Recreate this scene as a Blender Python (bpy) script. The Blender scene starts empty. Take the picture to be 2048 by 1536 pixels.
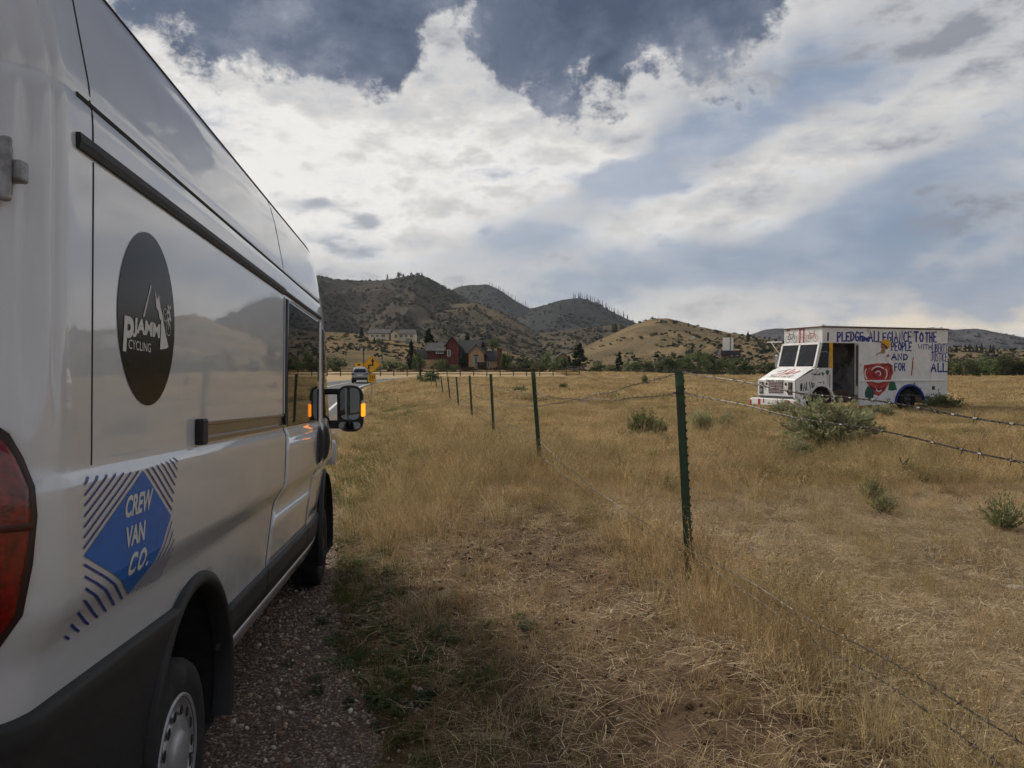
import bpy, bmesh, math, random
import numpy as np
from mathutils import Vector, Matrix

scene = bpy.context.scene
COL = scene.collection
R = math.radians
FPX = 1607.0          # focal length in pixels of the 2048 px wide photograph
EYE = 1.6

# ------------------------------------------------------------------ camera
cam_d = bpy.data.cameras.new('camera')
cam_d.sensor_width = 36.0
cam_d.lens = 36.0 * FPX / 2048.0
cam_d.clip_start = 0.05
cam_d.clip_end = 20000.0
cam = bpy.data.objects.new('camera', cam_d)
COL.objects.link(cam)
cam.location = (0, 0, EYE)
cam.rotation_euler = (R(90) - math.atan(28 / FPX), 0, 0)
scene.camera = cam

# ------------------------------------------------------------------ sun, exposure
SUN_AZ, SUN_EL = -38.0, 36.0       # degrees, azimuth from the view axis (negative = left)
sd = bpy.data.lights.new('sun', 'SUN')
sd.energy = 3.0
sd.angle = R(11)
sd.color = (1.0, 0.92, 0.80)
so = bpy.data.objects.new('sun', sd)
COL.objects.link(so)
_sv = Vector((math.sin(R(SUN_AZ)) * math.cos(R(SUN_EL)), math.cos(R(SUN_AZ)) * math.cos(R(SUN_EL)), math.sin(R(SUN_EL))))
so.rotation_euler = _sv.to_track_quat('Z', 'Y').to_euler()
so.location = _sv * 60
vs = scene.view_settings
vs.view_transform = 'Standard'
vs.look = 'None'
vs.exposure = 0.28
vs.gamma = 1.0
vs.use_curve_mapping = False
scene.cycles.max_bounces = 5
scene.cycles.diffuse_bounces = 3
scene.cycles.transparent_max_bounces = 8
scene.cycles.use_adaptive_sampling = True
scene.cycles.adaptive_threshold = 0.022
scene.cycles.adaptive_min_samples = 16
scene.cycles.caustics_reflective = False
scene.cycles.caustics_refractive = False
scene.cycles.use_denoising = True
scene.render.filter_size = 1.1


# ------------------------------------------------------------------ shader node helper
class S:
    """A shader socket with arithmetic."""
    def __init__(self, t, s):
        self.t, self.s = t, s

    def _m(self, op, *a, clamp=False):
        n = self.t.nodes.new('ShaderNodeMath')
        n.operation = op
        n.use_clamp = clamp
        for i, v in enumerate((self,) + a):
            if isinstance(v, S):
                self.t.links.new(v.s, n.inputs[i])
            else:
                n.inputs[i].default_value = v
        return S(self.t, n.outputs[0])

    def __add__(self, o): return self._m('ADD', o)
    def __sub__(self, o): return self._m('SUBTRACT', o)
    def __mul__(self, o): return self._m('MULTIPLY', o)
    def __truediv__(self, o): return self._m('DIVIDE', o)
    __radd__ = __add__
    __rmul__ = __mul__
    def __rsub__(self, o): return (self * -1.0) + o
    def exp(self): return self._m('EXPONENT')
    def max(self, o): return self._m('MAXIMUM', o)
    def min(self, o): return self._m('MINIMUM', o)

    def step(self, a, b):
        n = self.t.nodes.new('ShaderNodeMapRange')
        n.interpolation_type = 'SMOOTHSTEP'
        self.t.links.new(self.s, n.inputs[0])
        n.inputs[1].default_value = a
        n.inputs[2].default_value = b
        n.inputs[3].default_value = 0
        n.inputs[4].default_value = 1
        return S(self.t, n.outputs[0])


def tnoise(t, vec, scale, detail=4, rough=0.55, dist=0.0):
    n = t.nodes.new('ShaderNodeTexNoise')
    n.inputs['Scale'].default_value = scale
    n.inputs['Detail'].default_value = detail
    n.inputs['Roughness'].default_value = rough
    n.inputs['Distortion'].default_value = dist
    if vec is not None:
        t.links.new(vec.s, n.inputs['Vector'])
    return S(t, n.outputs[0])


def comb(t, x, y, z=0.0):
    n = t.nodes.new('ShaderNodeCombineXYZ')
    for i, v in enumerate((x, y, z)):
        if isinstance(v, S):
            t.links.new(v.s, n.inputs[i])
        else:
            n.inputs[i].default_value = v
    return S(t, n.outputs[0])


def cmix(t, f, a, b, mode='MIX'):
    n = t.nodes.new('ShaderNodeMix')
    n.data_type = 'RGBA'
    n.blend_type = mode
    for i, v in ((0, f), (6, a), (7, b)):
        if isinstance(v, S):
            t.links.new(v.s, n.inputs[i])
        elif i == 0:
            n.inputs[0].default_value = v
        else:
            n.inputs[i].default_value = (*v, 1) if len(v) == 3 else v
    return S(t, n.outputs[2])


def ramp(t, f, stops):
    n = t.nodes.new('ShaderNodeValToRGB')
    t.links.new(f.s, n.inputs[0])
    e = n.color_ramp.elements
    while len(e) < len(stops):
        e.new(0.5)
    for i, (p, c) in enumerate(stops):
        e[i].position = p
        e[i].color = (*c, 1) if not isinstance(c, float) else (c, c, c, 1)
    return S(t, n.outputs[0])


# ------------------------------------------------------------------ world: sky with clouds
world = bpy.data.worlds.new('World')
scene.world = world
world.use_nodes = True
world.cycles.sampling_method = 'MANUAL'
world.cycles.sample_map_resolution = 256
wt = world.node_tree
for n in list(wt.nodes):
    wt.nodes.remove(n)
wo = wt.nodes.new('ShaderNodeOutputWorld')
bg = wt.nodes.new('ShaderNodeBackground')
bg.inputs[1].default_value = 0.1
wt.links.new(bg.outputs[0], wo.inputs[0])
sky = wt.nodes.new('ShaderNodeTexSky')
sky.sky_type = 'NISHITA'
sky.sun_disc = False
sky.sun_elevation = R(SUN_EL)
sky.sun_rotation = R(SUN_AZ)
sky.air_density = 1.4
sky.dust_density = 1.5
tc = wt.nodes.new('ShaderNodeTexCoord')
sx = wt.nodes.new('ShaderNodeSeparateXYZ')
wt.links.new(tc.outputs['Generated'], sx.inputs[0])
X, Y, Z = (S(wt, sx.outputs[i]) for i in range(3))
az = X._m('ARCTAN2', Y)
el = Z._m('ARCSINE')
ae = comb(wt, az, el * 1.5)
qz = Z.max(0.0) + 0.16
plane = comb(wt, X / qz, Y / qz)
warp1 = tnoise(wt, ae, 5.0, 3, 0.6) - 0.5
warp2 = tnoise(wt, comb(wt, az + 7.3, el * 1.5), 5.0, 3, 0.6) - 0.5
azw = az + warp1 * 0.16
elw = el + warp2 * 0.10


def blob(px, py, la, lb, deg=0.0, gain=1.0):
    """soft elongated patch of sky, centre and half lengths in photo pixels"""
    a0 = math.atan((px - 1024) / FPX)
    e0 = (740 - py) / FPX * math.cos(a0)
    c, s = math.cos(R(deg)), math.sin(R(deg))
    da, de = azw - a0, elw - e0
    u = (da * c + de * s) / (la / FPX)
    v = (de * c - da * s) / (lb / FPX)
    return ((u * u + v * v) * -1.0).exp() * gain


fb = tnoise(wt, comb(wt, az * 1.0 - el * .9, el * 2.2 + az * .35), 7.0, 7, 0.62)
fbs = tnoise(wt, comb(wt, az * 1.0 - (el + 0.022) * .9, (el + 0.022) * 2.2 + az * .35), 7.0, 6, 0.62)
fb2 = tnoise(wt, comb(wt, az * 1.0 + 3.1, el * 2.2), 3.2, 3, 0.55)
fpl = tnoise(wt, plane, 1.1, 4, 0.6)
# thin blue-grey openings
gap = (blob(1400, 290, 290, 52, 27, 1.0) + blob(1215, 375, 75, 34, 20, 0.75) + blob(1330, 545, 360, 62, 6, 0.95)
       + blob(1760, 490, 170, 95, 25, 1.0) + blob(2020, 590, 150, 40, 5, 1.1) + blob(1020, 500, 200, 35, 8, .45)
       + blob(1650, 210, 230, 40, 20, 0.45) + blob(1900, 330, 260, 40, 22, 0.4)
       + blob(2330, 420, 200, 120, 15, 0.9))
puff = (blob(722, 430, 52, 22, 0, 1.0) + blob(605, 405, 70, 24, 0, .9) + blob(660, 480, 130, 16, 0, .5)
        + blob(1010, 215, 75, 34, 0, .85))
outer = az._m('ABSOLUTE').step(0.62, 0.95)
gapm = (gap + (fb - 0.5) * 1.9 + (fb - fbs) * 1.2 + outer * (fpl - 0.38) * 1.8).step(0.05, 0.90)
puffm = (puff + (fb - 0.5) * 2.2 + (fb - fbs) * 1.5).step(0.25, 1.1)
# white cloud body
bright = (fb2 - 0.5) * 1.4 + (fb - 0.5) * 1.0 + (fb - fbs) * 1.9 + 0.59 + blob(700, 330, 420, 190, 0, .24) + blob(480, 330, 200, 200, 0, .2) - az.step(0.12, 0.55) * 0.10
white = ramp(wt, bright, [(0.0, (.22, .235, .27)), (0.38, (.43, .435, .455)), (0.72, (.55, .54, .525)), (1.0, (.73, .71, .685))])
low = (el * -1.0).step(-0.16, -0.03)
white = cmix(wt, low * 0.5, white, (.68, .635, .575))
yel = blob(1990, 640, 260, 34, 0, 0.9)
white = cmix(wt, yel.min(0.8), white, (.80, .66, .46))
nish = S(wt, sky.outputs[0])
nb = cmix(wt, 0.90, nish, cmix(wt, (fb2 + (fb - 0.5) * .8).step(.35, .7), (1.6, 2.15, 3.2), (2.7, 3.1, 4.0)))
w10 = cmix(wt, 1.0, white, (10, 10, 10), 'MULTIPLY')
base = cmix(wt, gapm * 0.92, w10, nb)
base = cmix(wt, puffm * 0.8, base, (2.3, 2.55, 3.1))
# dark cloud deck whose ragged lower edge hangs into the top of the picture
thr_n = wt.nodes.new('ShaderNodeFloatCurve')
rng_n = az.step(-4, 4)
azn = (az + 1.0) / 2.0
wt.links.new(azn.s, thr_n.inputs[1])
cv = thr_n.mapping.curves[0]
pts = [(-1000, 0.40), (0, 0.385), (230, .385), (330, .352), (430, .335), (590, .328), (700, .322), (800, .330), (840, .368), (890, .40), (940, .395),
       (990, .345), (1080, .315), (1230, .312), (1290, .358), (1340, .352), (1400, .322), (1480, .328), (1550, .365), (1600, .42), (1760, .46), (2048, .46), (3200, .43)]
pp = [((math.atan((px - 1024) / FPX) + 1) / 2, e) for px, e in pts]
while len(cv.points) < len(pp):
    cv.points.new(.5, .5)
for q, (a, b) in zip(cv.points, pp):
    q.location = (a, b)
thr_n.mapping.update()
thr = S(wt, thr_n.outputs[0])
rag = (tnoise(wt, comb(wt, az, el * 1.2), 15.0, 7, 0.66) - 0.5) * 0.25 + (tnoise(wt, comb(wt, az + 5, el * 1.2), 4.0, 1, .5) - 0.5) * 0.05
edge = el - thr + rag
deckm = edge.step(-0.014, 0.028)
high = el.step(0.55, 0.95)
deckm = deckm * (1.0 - high * (fpl - 0.30).step(-0.08, 0.22) * 0.9)
dk = tnoise(wt, comb(wt, az, el * 1.5), 6.0, 6, 0.6)
dfine = (edge.step(0.0, 0.16) * -0.28) + dk * 1.6 - 0.36
dark = ramp(wt, dfine, [(0.15, (.055, .075, .125)), (0.42, (.105, .13, .19)), (0.62, (.20, .225, .28)), (0.85, (.42, .43, .45))])
d10 = cmix(wt, 1.0, dark, (10, 10, 10), 'MULTIPLY')
rim = (edge._m('ABSOLUTE') * -28.0).exp() * 0.35
base = cmix(wt, rim, base, (6.9, 6.7, 6.5))
final = cmix(wt, deckm, base, d10)
wt.links.new(final.s, bg.inputs[0])

# ------------------------------------------------------------------ numpy noise
_rs = np.random.RandomState(11)
_perm = _rs.rand(256, 256)


def vnoise(x, y):
    x = np.asarray(x, float); y = np.asarray(y, float)
    xi = np.floor(x).astype(int); yi = np.floor(y).astype(int)
    fx = x - xi; fy = y - yi
    fx = fx * fx * (3 - 2 * fx); fy = fy * fy * (3 - 2 * fy)
    g = lambda a, b: _perm[a & 255, b & 255]
    return (g(xi, yi) * (1 - fx) + g(xi + 1, yi) * fx) * (1 - fy) + (g(xi, yi + 1) * (1 - fx) + g(xi + 1, yi + 1) * fx) * fy


def fbm(x, y, o=4, gain=0.5):
    s = 0; a = 1; t = 0
    for k in range(o):
        s = s + a * vnoise(x * 2 ** k + 17.3 * k, y * 2 ** k + 5.1 * k)
        t += a; a *= gain
    return s / t


def sstep(a, b, x):
    t = np.clip((np.asarray(x, float) - a) / (b - a), 0, 1)
    return t * t * (3 - 2 * t)


# ------------------------------------------------------------------ materials
MATS = {}


def mat(name, col, rough=0.6, metal=0.0, var=0.0, vscale=8.0, coat=0.0, spec=0.5, emit=None, estr=0.0, bump=0.0, bscale=60.0, col2=None, rand=0.0, trans=0.0, dirt=None, patch_=None):
    if name in MATS:
        return MATS[name]
    m = bpy.data.materials.new(name)
    m.use_nodes = True
    t = m.node_tree
    p = t.nodes['Principled BSDF']
    p.inputs['Roughness'].default_value = rough
    p.inputs['Metallic'].default_value = metal
    p.inputs['Coat Weight'].default_value = coat
    p.inputs['Coat Roughness'].default_value = 0.03
    p.inputs['Specular IOR Level'].default_value = spec
    cs = None
    tcn = t.nodes.new('ShaderNodeTexCoord')
    oc = S(t, tcn.outputs['Object'])
    if var > 0 or col2 is not None:
        nz = tnoise(t, oc, vscale, 6, 0.6)
        a = tuple(c * (1 - var) for c in col)
        b = col2 if col2 is not None else tuple(min(1, c * (1 + var)) for c in col)
        cs = cmix(t, nz.step(0.32, 0.68), a, b)
    if dirt is not None:
        dcol, dsc, lo, hi = dirt
        nz2 = tnoise(t, oc, dsc, 8, 0.65, 0.4)
        cs = cmix(t, nz2.step(lo, hi), cs if cs is not None else col, dcol)
    if patch_ is not None:
        pcol, psc, pam = patch_
        gp_ = t.nodes.new('ShaderNodeNewGeometry')
        pn = tnoise(t, S(t, gp_.outputs['Position']), psc, 4, 0.6)
        cs = cmix(t, pn.step(.42, .66) * pam, cs if cs is not None else col, pcol)
    if rand > 0:
        oi = t.nodes.new('ShaderNodeObjectInfo')
        rr = S(t, oi.outputs['Random'])
        k = rr * (2 * rand) + (1 - rand)
        kc = comb(t, k, k * 1.0, k)
        cs = cmix(t, 1.0, cs if cs is not None else col, kc, 'MULTIPLY')
    if cs is not None:
        t.links.new(cs.s, p.inputs['Base Color'])
    else:
        p.inputs['Base Color'].default_value = (*col, 1)
    if emit:
        p.inputs['Emission Color'].default_value = (*emit, 1)
        p.inputs['Emission Strength'].default_value = estr
    if bump > 0:
        bn = t.nodes.new('ShaderNodeBump')
        bn.inputs['Strength'].default_value = bump
        bn.inputs['Distance'].default_value = 0.01
        t.links.new(tnoise(t, oc, bscale, 5, 0.6).s, bn.inputs['Height'])
        t.links.new(bn.outputs[0], p.inputs['Normal'])
    if trans > 0:
        tr = t.nodes.new('ShaderNodeBsdfTranslucent')
        if cs is not None:
            t.links.new(cs.s, tr.inputs[0])
        else:
            tr.inputs[0].default_value = (*col, 1)
        mx = t.nodes.new('ShaderNodeMixShader')
        mx.inputs[0].default_value = trans
        out = t.nodes['Material Output']
        t.links.new(p.outputs[0], mx.inputs[1])
        t.links.new(tr.outputs[0], mx.inputs[2])
        t.links.new(mx.outputs[0], out.inputs[0])
    MATS[name] = m
    return m


# ------------------------------------------------------------------ mesh builder
class MB:
    def __init__(self):
        self.v = []
        self.f = []

    def add(self, vs, fs):
        o = len(self.v)
        self.v += [tuple(map(float, q)) for q in vs]
        self.f += [tuple(o + i for i in q) for q in fs]
        return self

    def box(self, x0, x1, y0, y1, z0, z1):
        v = [(x, y, z) for z in (z0, z1) for y in (y0, y1) for x in (x0, x1)]
        return self.add(v, [(0, 2, 3, 1), (4, 5, 7, 6), (0, 1, 5, 4), (2, 6, 7, 3), (0, 4, 6, 2), (1, 3, 7, 5)])

    def prism(self, poly, fn, t0, t1):
        """poly of 2D points swept from t0 to t1, fn(u, v, t) -> xyz"""
        n = len(poly)
        v = [fn(u, w, t0) for u, w in poly] + [fn(u, w, t1) for u, w in poly]
        fs = [tuple(range(n - 1, -1, -1)), tuple(range(n, 2 * n))]
        fs += [(i, (i + 1) % n, n + (i + 1) % n, n + i) for i in range(n)]
        return self.add(v, fs)

    def tube(self, pts, r, n=6, caps=True):
        pts = [Vector(p) for p in pts]
        rs = r if isinstance(r, (list, tuple)) else [r] * len(pts)
        vs, fs = [], []
        t0 = (pts[1] - pts[0]).normalized()
        a = t0.orthogonal().normalized()
        for i, p in enumerate(pts):
            t = (pts[min(i + 1, len(pts) - 1)] - pts[max(i - 1, 0)])
            t = t.normalized() if t.length > 1e-9 else t0
            a = (a - t * a.dot(t))
            a = a.normalized() if a.length > 1e-9 else t.orthogonal().normalized()
            b = t.cross(a)
            for k in range(n):
                an = 2 * math.pi * k / n
                vs.append(p + (a * math.cos(an) + b * math.sin(an)) * rs[i])
        for i in range(len(pts) - 1):
            for k in range(n):
                k2 = (k + 1) % n
                fs.append((i * n + k, i * n + k2, (i + 1) * n + k2, (i + 1) * n + k))
        if caps:
            fs.append(tuple(range(n - 1, -1, -1)))
            fs.append(tuple((len(pts) - 1) * n + k for k in range(n)))
        return self.add(vs, fs)

    def lathe(self, prof, c, axis='x', n=32):
        """prof: list of (along axis, radius)"""
        vs, fs = [], []
        m = len(prof)
        for k in range(n):
            an = 2 * math.pi * k / n
            for a, r in prof:
                u, w = r * math.cos(an), r * math.sin(an)
                vs.append((c[0] + a, c[1] + u, c[2] + w) if axis == 'x' else ((c[0] + u, c[1] + a, c[2] + w) if axis == 'y' else (c[0] + u, c[1] + w, c[2] + a)))
        for k in range(n):
            k2 = (k + 1) % n
            for i in range(m - 1):
                fs.append((k * m + i, k2 * m + i, k2 * m + i + 1, k * m + i + 1))
        return self.add(vs, fs)

    def grid(self, P):
        """P: array (a, b, 3)"""
        a, b = len(P), len(P[0])
        vs = [P[i][j] for i in range(a) for j in range(b)]
        fs = [(i * b + j, i * b + j + 1, (i + 1) * b + j + 1, (i + 1) * b + j) for i in range(a - 1) for j in range(b - 1)]
        return self.add(vs, fs)

    def mesh(self, name, smooth=False):
        me = bpy.data.meshes.new(name)
        me.from_pydata(self.v, [], self.f)
        if smooth:
            me.polygons.foreach_set('use_smooth', [True] * len(me.polygons))
        me.update()
        return me

    def build(self, name, m, parent=None, smooth=False, bevel=0.0, fix=True):
        me = self.mesh(name, smooth)
        if fix:
            bm = bmesh.new()
            bm.from_mesh(me)
            bmesh.ops.recalc_face_normals(bm, faces=bm.faces)
            bm.to_mesh(me)
            bm.free()
        return link(name, me, m, parent, bevel)


def link(name, me, m, parent=None, bevel=0.0):
    if m is not None and not me.materials:
        me.materials.append(m)
    o = bpy.data.objects.new(name, me)
    COL.objects.link(o)
    if parent is not None:
        o.parent = parent
    if bevel > 0:
        b = o.modifiers.new('bevel', 'BEVEL')
        b.width = bevel
        b.segments = 2
        b.limit_method = 'ANGLE'
        b.angle_limit = R(40)
    return o


def tag(o, label=None, cat=None, group=None, kind=None):
    if label: o['label'] = label
    if cat: o['category'] = cat
    if group: o['group'] = group
    if kind: o['kind'] = kind
    return o


def thing(name, label, cat, loc=(0, 0, 0), rz=0.0, group=None):
    o = bpy.data.objects.new(name, None)
    o.empty_display_size = 0.3
    COL.objects.link(o)
    o.location = loc
    o.rotation_euler = (0, 0, rz)
    return tag(o, label, cat, group)


def np_mesh(name, verts, quads):
    me = bpy.data.meshes.new(name)
    verts = np.asarray(verts, np.float32)
    quads = np.asarray(quads, np.int32)
    k = quads.shape[1]
    me.vertices.add(len(verts))
    me.vertices.foreach_set('co', verts.ravel())
    me.loops.add(quads.size)
    me.loops.foreach_set('vertex_index', quads.ravel())
    me.polygons.add(len(quads))
    me.polygons.foreach_set('loop_start', np.arange(0, quads.size, k, dtype=np.int32))
    me.polygons.foreach_set('loop_total', np.full(len(quads), k, np.int32))
    me.update(calc_edges=True)
    return me


def grid_quads(a, b):
    i, j = np.meshgrid(np.arange(a - 1), np.arange(b - 1), indexing='ij')
    q = (i * b + j).ravel()
    return np.stack([q, q + 1, q + b + 1, q + b], 1)


ORD = ['first', 'second', 'third', 'fourth', 'fifth', 'sixth', 'seventh', 'eighth', 'ninth', 'tenth', 'eleventh', 'twelfth', 'thirteenth',
       'fourteenth', 'fifteenth', 'sixteenth', 'seventeenth', 'eighteenth', 'nineteenth', 'twentieth']
ORD += ['twenty-' + q for q in ORD[:9]] + ['thirtieth'] + ['thirty-' + q for q in ORD[:9]]

# ------------------------------------------------------------------ terrain
def fence_x(y):
    return 1.783 - 0.127 * y


ROAD = np.array([(-7.4, -60), (-7.4, -20), (-7.5, 0), (-8.3, 12), (-10.2, 28), (-13.2, 46), (-17.0, 68), (-19.9, 90), (-21.0, 104), (-19.5, 117),
                 (-14, 127), (-4, 133), (12, 137), (40, 140), (90, 142), (160, 140)], float)


def _smooth_line(P, n=260):
    P = np.asarray(P, float)
    for _ in range(3):
        Q = [P[0]]
        for a, b in zip(P[:-1], P[1:]):
            Q += [a * .75 + b * .25, a * .25 + b * .75]
        Q.append(P[-1])
        P = np.array(Q)
    d = np.concatenate([[0], np.cumsum(np.hypot(*np.diff(P, axis=0).T))])
    s = np.linspace(0, d[-1], n)
    return np.stack([np.interp(s, d, P[:, 0]), np.interp(s, d, P[:, 1])], 1)


RL = _smooth_line(ROAD)
ROAD_HW = 3.7


def road_dist(x, y):
    x = np.atleast_1d(np.asarray(x, float)); y = np.atleast_1d(np.asarray(y, float))
    out = np.full(x.shape, 1e9)
    for a, b in RL:
        out = np.minimum(out, (x - a) ** 2 + (y - b) ** 2)
    return np.sqrt(out)


def gravel_x(y):
    """right-hand edge of the gravel shoulder"""
    y = np.asarray(y, float)
    xr = np.interp(y, RL[:150, 1], RL[:150, 0]) + ROAD_HW
    return np.maximum(np.minimum(0.2 - 0.245 * y, -0.15), xr + 1.0) + 0.06 + 0.35 * (fbm(y * .8, y * 0 + 3, 3) - .5)


def gz(x, y):
    x = np.asarray(x, float); y = np.asarray(y, float)
    d = x - fence_x(y)
    field = 0.02 + 0.10 * (fbm(x / 9, y / 9, 3) - .5) + 0.05 * (fbm(x / 1.7, y / 1.7, 3) - .5)
    ridge = np.exp(-((d + 0.15) / 1.0) ** 2) * (0.10 + 0.17 * sstep(15, 6.5, y))
    sh = np.where(y < 8, -0.012 - 0.031 * y, -0.26) + 0.09 * sstep(20, 60, y)
    t = sstep(-1.2, -2.7, d)
    t = t * sstep(130, 60, y)
    z = (field + ridge) * (1 - t) + sh * t
    z = z + 0.26 * (fbm(x / .9, y / .9, 3) - .5) * sstep(-2.9, -2.1, d) * sstep(.5, -.2, d) * sstep(20, 9, y)
    lump = sstep(-2.9, -2.3, d) * sstep(0.6, -0.6, d) * sstep(7, 9, y) * sstep(18, 12, y)
    z = z + 0.10 * lump
    left = sstep(60, 10, x)
    z = z + left * (0.010 * np.clip(y - 96, 0, 44) + 0.016 * np.clip(y - 150, 0, 100)) + 0.004 * np.clip(y - 270, 0, 400)
    return z


def gz1(x, y):
    return float(gz(np.array([x]), np.array([y]))[0])


# colours of soil and straw, used by the ground sheet
def ground_mat():
    m = bpy.data.materials.new('dry_meadow_soil')
    m.use_nodes = True
    t = m.node_tree
    p = t.nodes['Principled BSDF']
    p.inputs['Roughness'].default_value = 0.95
    p.inputs['Specular IOR Level'].default_value = 0.1
    g = t.nodes.new('ShaderNodeNewGeometry')
    pos = S(t, g.outputs['Position'])
    n_big = tnoise(t, pos, 0.05, 5, 0.6)
    n_mid = tnoise(t, pos, 0.55, 6, 0.6)
    n_fine = tnoise(t, pos, 9.0, 8, 0.7)
    n_str = tnoise(t, pos, 42.0, 6, 0.7)
    at = t.nodes.new('ShaderNodeAttribute')
    at.attribute_name = 'straw'
    straw = S(t, at.outputs['Fac'])
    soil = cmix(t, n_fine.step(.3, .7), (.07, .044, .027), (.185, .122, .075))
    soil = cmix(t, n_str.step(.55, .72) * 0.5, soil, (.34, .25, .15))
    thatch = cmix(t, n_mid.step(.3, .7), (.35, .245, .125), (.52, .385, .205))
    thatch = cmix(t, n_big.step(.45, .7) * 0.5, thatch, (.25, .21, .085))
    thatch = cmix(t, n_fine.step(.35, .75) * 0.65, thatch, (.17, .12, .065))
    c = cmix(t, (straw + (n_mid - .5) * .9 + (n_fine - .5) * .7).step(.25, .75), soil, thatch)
    t.links.new(c.s, p.inputs['Base Color'])
    b = t.nodes.new('ShaderNodeBump')
    b.inputs['Strength'].default_value = 0.8
    b.inputs['Distance'].default_value = 0.03
    t.links.new((n_fine + n_str * 0.5).s, b.inputs['Height'])
    t.links.new(b.outputs[0], p.inputs['Normal'])
    return m


rr = np.concatenate([np.linspace(0.0, 1.2, 5), np.geomspace(1.3, 9000, 330)])
aa = np.concatenate([np.linspace(-180, -60, 60, endpoint=False), np.linspace(-60, 60, 420, endpoint=False), np.linspace(60, 180, 61)])
RRm, AAm = np.meshgrid(rr, np.radians(aa), indexing='ij')
GX, GY = RRm * np.sin(AAm), RRm * np.cos(AAm)
GZ = gz(GX, GY)
rd = road_dist(GX.ravel(), np.clip(GY.ravel(), -59, 400)).reshape(GX.shape)
sink = (rd < ROAD_HW + 0.2) | ((GX < gravel_x(GY) - .25) & (GX > -12) & (GY < 60) & (rd < 12))
GZ = GZ - 0.10 * sink
gme = np_mesh('ground', np.stack([GX, GY, GZ], -1).reshape(-1, 3), grid_quads(len(rr), len(aa)))
at = gme.attributes.new('straw', 'FLOAT', 'POINT')
dF = GX - fence_x(GY)
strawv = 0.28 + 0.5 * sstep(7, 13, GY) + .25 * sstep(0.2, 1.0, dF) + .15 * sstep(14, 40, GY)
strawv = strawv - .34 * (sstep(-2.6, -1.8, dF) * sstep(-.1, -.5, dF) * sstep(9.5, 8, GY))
at.data.foreach_set('value', strawv.ravel().astype(np.float32))
gme.polygons.foreach_set('use_smooth', [True] * len(gme.polygons))
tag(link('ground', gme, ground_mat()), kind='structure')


# gravel shoulder sheet
def gravel_mat():
    m = bpy.data.materials.new('shoulder_gravel')
    m.use_nodes = True
    t = m.node_tree
    p = t.nodes['Principled BSDF']
    p.inputs['Roughness'].default_value = 0.9
    p.inputs['Specular IOR Level'].default_value = 0.2
    g = t.nodes.new('ShaderNodeNewGeometry')
    pos = S(t, g.outputs['Position'])
    v = t.nodes.new('ShaderNodeTexVoronoi')
    v.inputs['Scale'].default_value = 55
    t.links.new(pos.s, v.inputs['Vector'])
    sp = t.nodes.new('ShaderNodeSeparateColor')
    t.links.new(v.outputs['Color'], sp.inputs[0])
    c = ramp(t, S(t, sp.outputs[0]), [(0, (.13, .09, .066)), (.5, (.25, .18, .135)), (.85, (.38, .29, .225)), (1, (.58, .49, .40))])
    dst = S(t, v.outputs['Distance'])
    c = cmix(t, dst.step(.25, .6) * .75, c, (.065, .046, .037))
    c = cmix(t, tnoise(t, pos, 3, 5).step(.45, .7) * .5, c, (.10, .068, .046))
    t.links.new(c.s, p.inputs['Base Color'])
    b = t.nodes.new('ShaderNodeBump')
    b.inputs['Strength'].default_value = 0.9
    b.inputs['Distance'].default_value = 0.012
    b.invert = True
    t.links.new(dst.s, b.inputs['Height'])
    t.links.new(b.outputs[0], p.inputs['Normal'])
    return m


ys = np.concatenate([np.linspace(-8, 14, 150), np.linspace(14.5, 60, 60)])
us = np.linspace(0, 1, 40)
xr = np.interp(ys, RL[:150, 1], RL[:150, 0]) + ROAD_HW - 0.15
xg = gravel_x(ys)
PX = xr[:, None] + (xg - xr)[:, None] * us[None, :]
PY = np.repeat(ys[:, None], len(us), 1)
PZ = gz(PX, PY) + 0.006 - 0.10 * (us[None, :] > .985)
gm = np_mesh('gravel_shoulder', np.stack([PX, PY, PZ], -1).reshape(-1, 3), grid_quads(len(ys), len(us)))
gm.flip_normals()
gm.polygons.foreach_set('use_smooth', [True] * len(gm.polygons))
tag(link('gravel_shoulder', gm, gravel_mat()), kind='structure')


# road with painted lines
def ribbon(name, off, hw, lift, m, s0=0, s1=None, dash=None):
    P = RL[s0:s1]
    T = np.gradient(P, axis=0)
    T /= np.linalg.norm(T, axis=1)[:, None]
    Nn = np.stack([T[:, 1], -T[:, 0]], 1)
    c = np.linspace(off - hw, off + hw, 9 if hw > 1 else 2)
    Q = P[:, None, :] + Nn[:, None, :] * c[None, :, None]
    zc = gz(P[:, 0], P[:, 1])
    zz = np.repeat(zc[:, None], len(c), 1) + lift - 0.02 * (np.abs(c[None, :]) / 3.7)
    me = np_mesh(name, np.concatenate([Q, zz[..., None]], -1).reshape(-1, 3), grid_quads(len(P), len(c)))
    me.flip_normals()
    return link(name, me, m)


asphalt = mat('asphalt', (.085, .086, .09), .9, var=.25, vscale=1.5, bump=.3, bscale=120, spec=.25)
lane = mat('lane_paint', (.62, .62, .60), .7, var=.15, vscale=4)
tag(ribbon('road', 0, ROAD_HW, 0.03, asphalt), kind='structure')
for nm, off in (('edge_line', ROAD_HW - .45), ('edge_line', -ROAD_HW + .45), ('centre_line', 0.0)):
    o = ribbon(nm, off, 0.07, 0.037, lane)
    o['kind'] = 'structure'

# ------------------------------------------------------------------ hills
HILLS = {}


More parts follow.
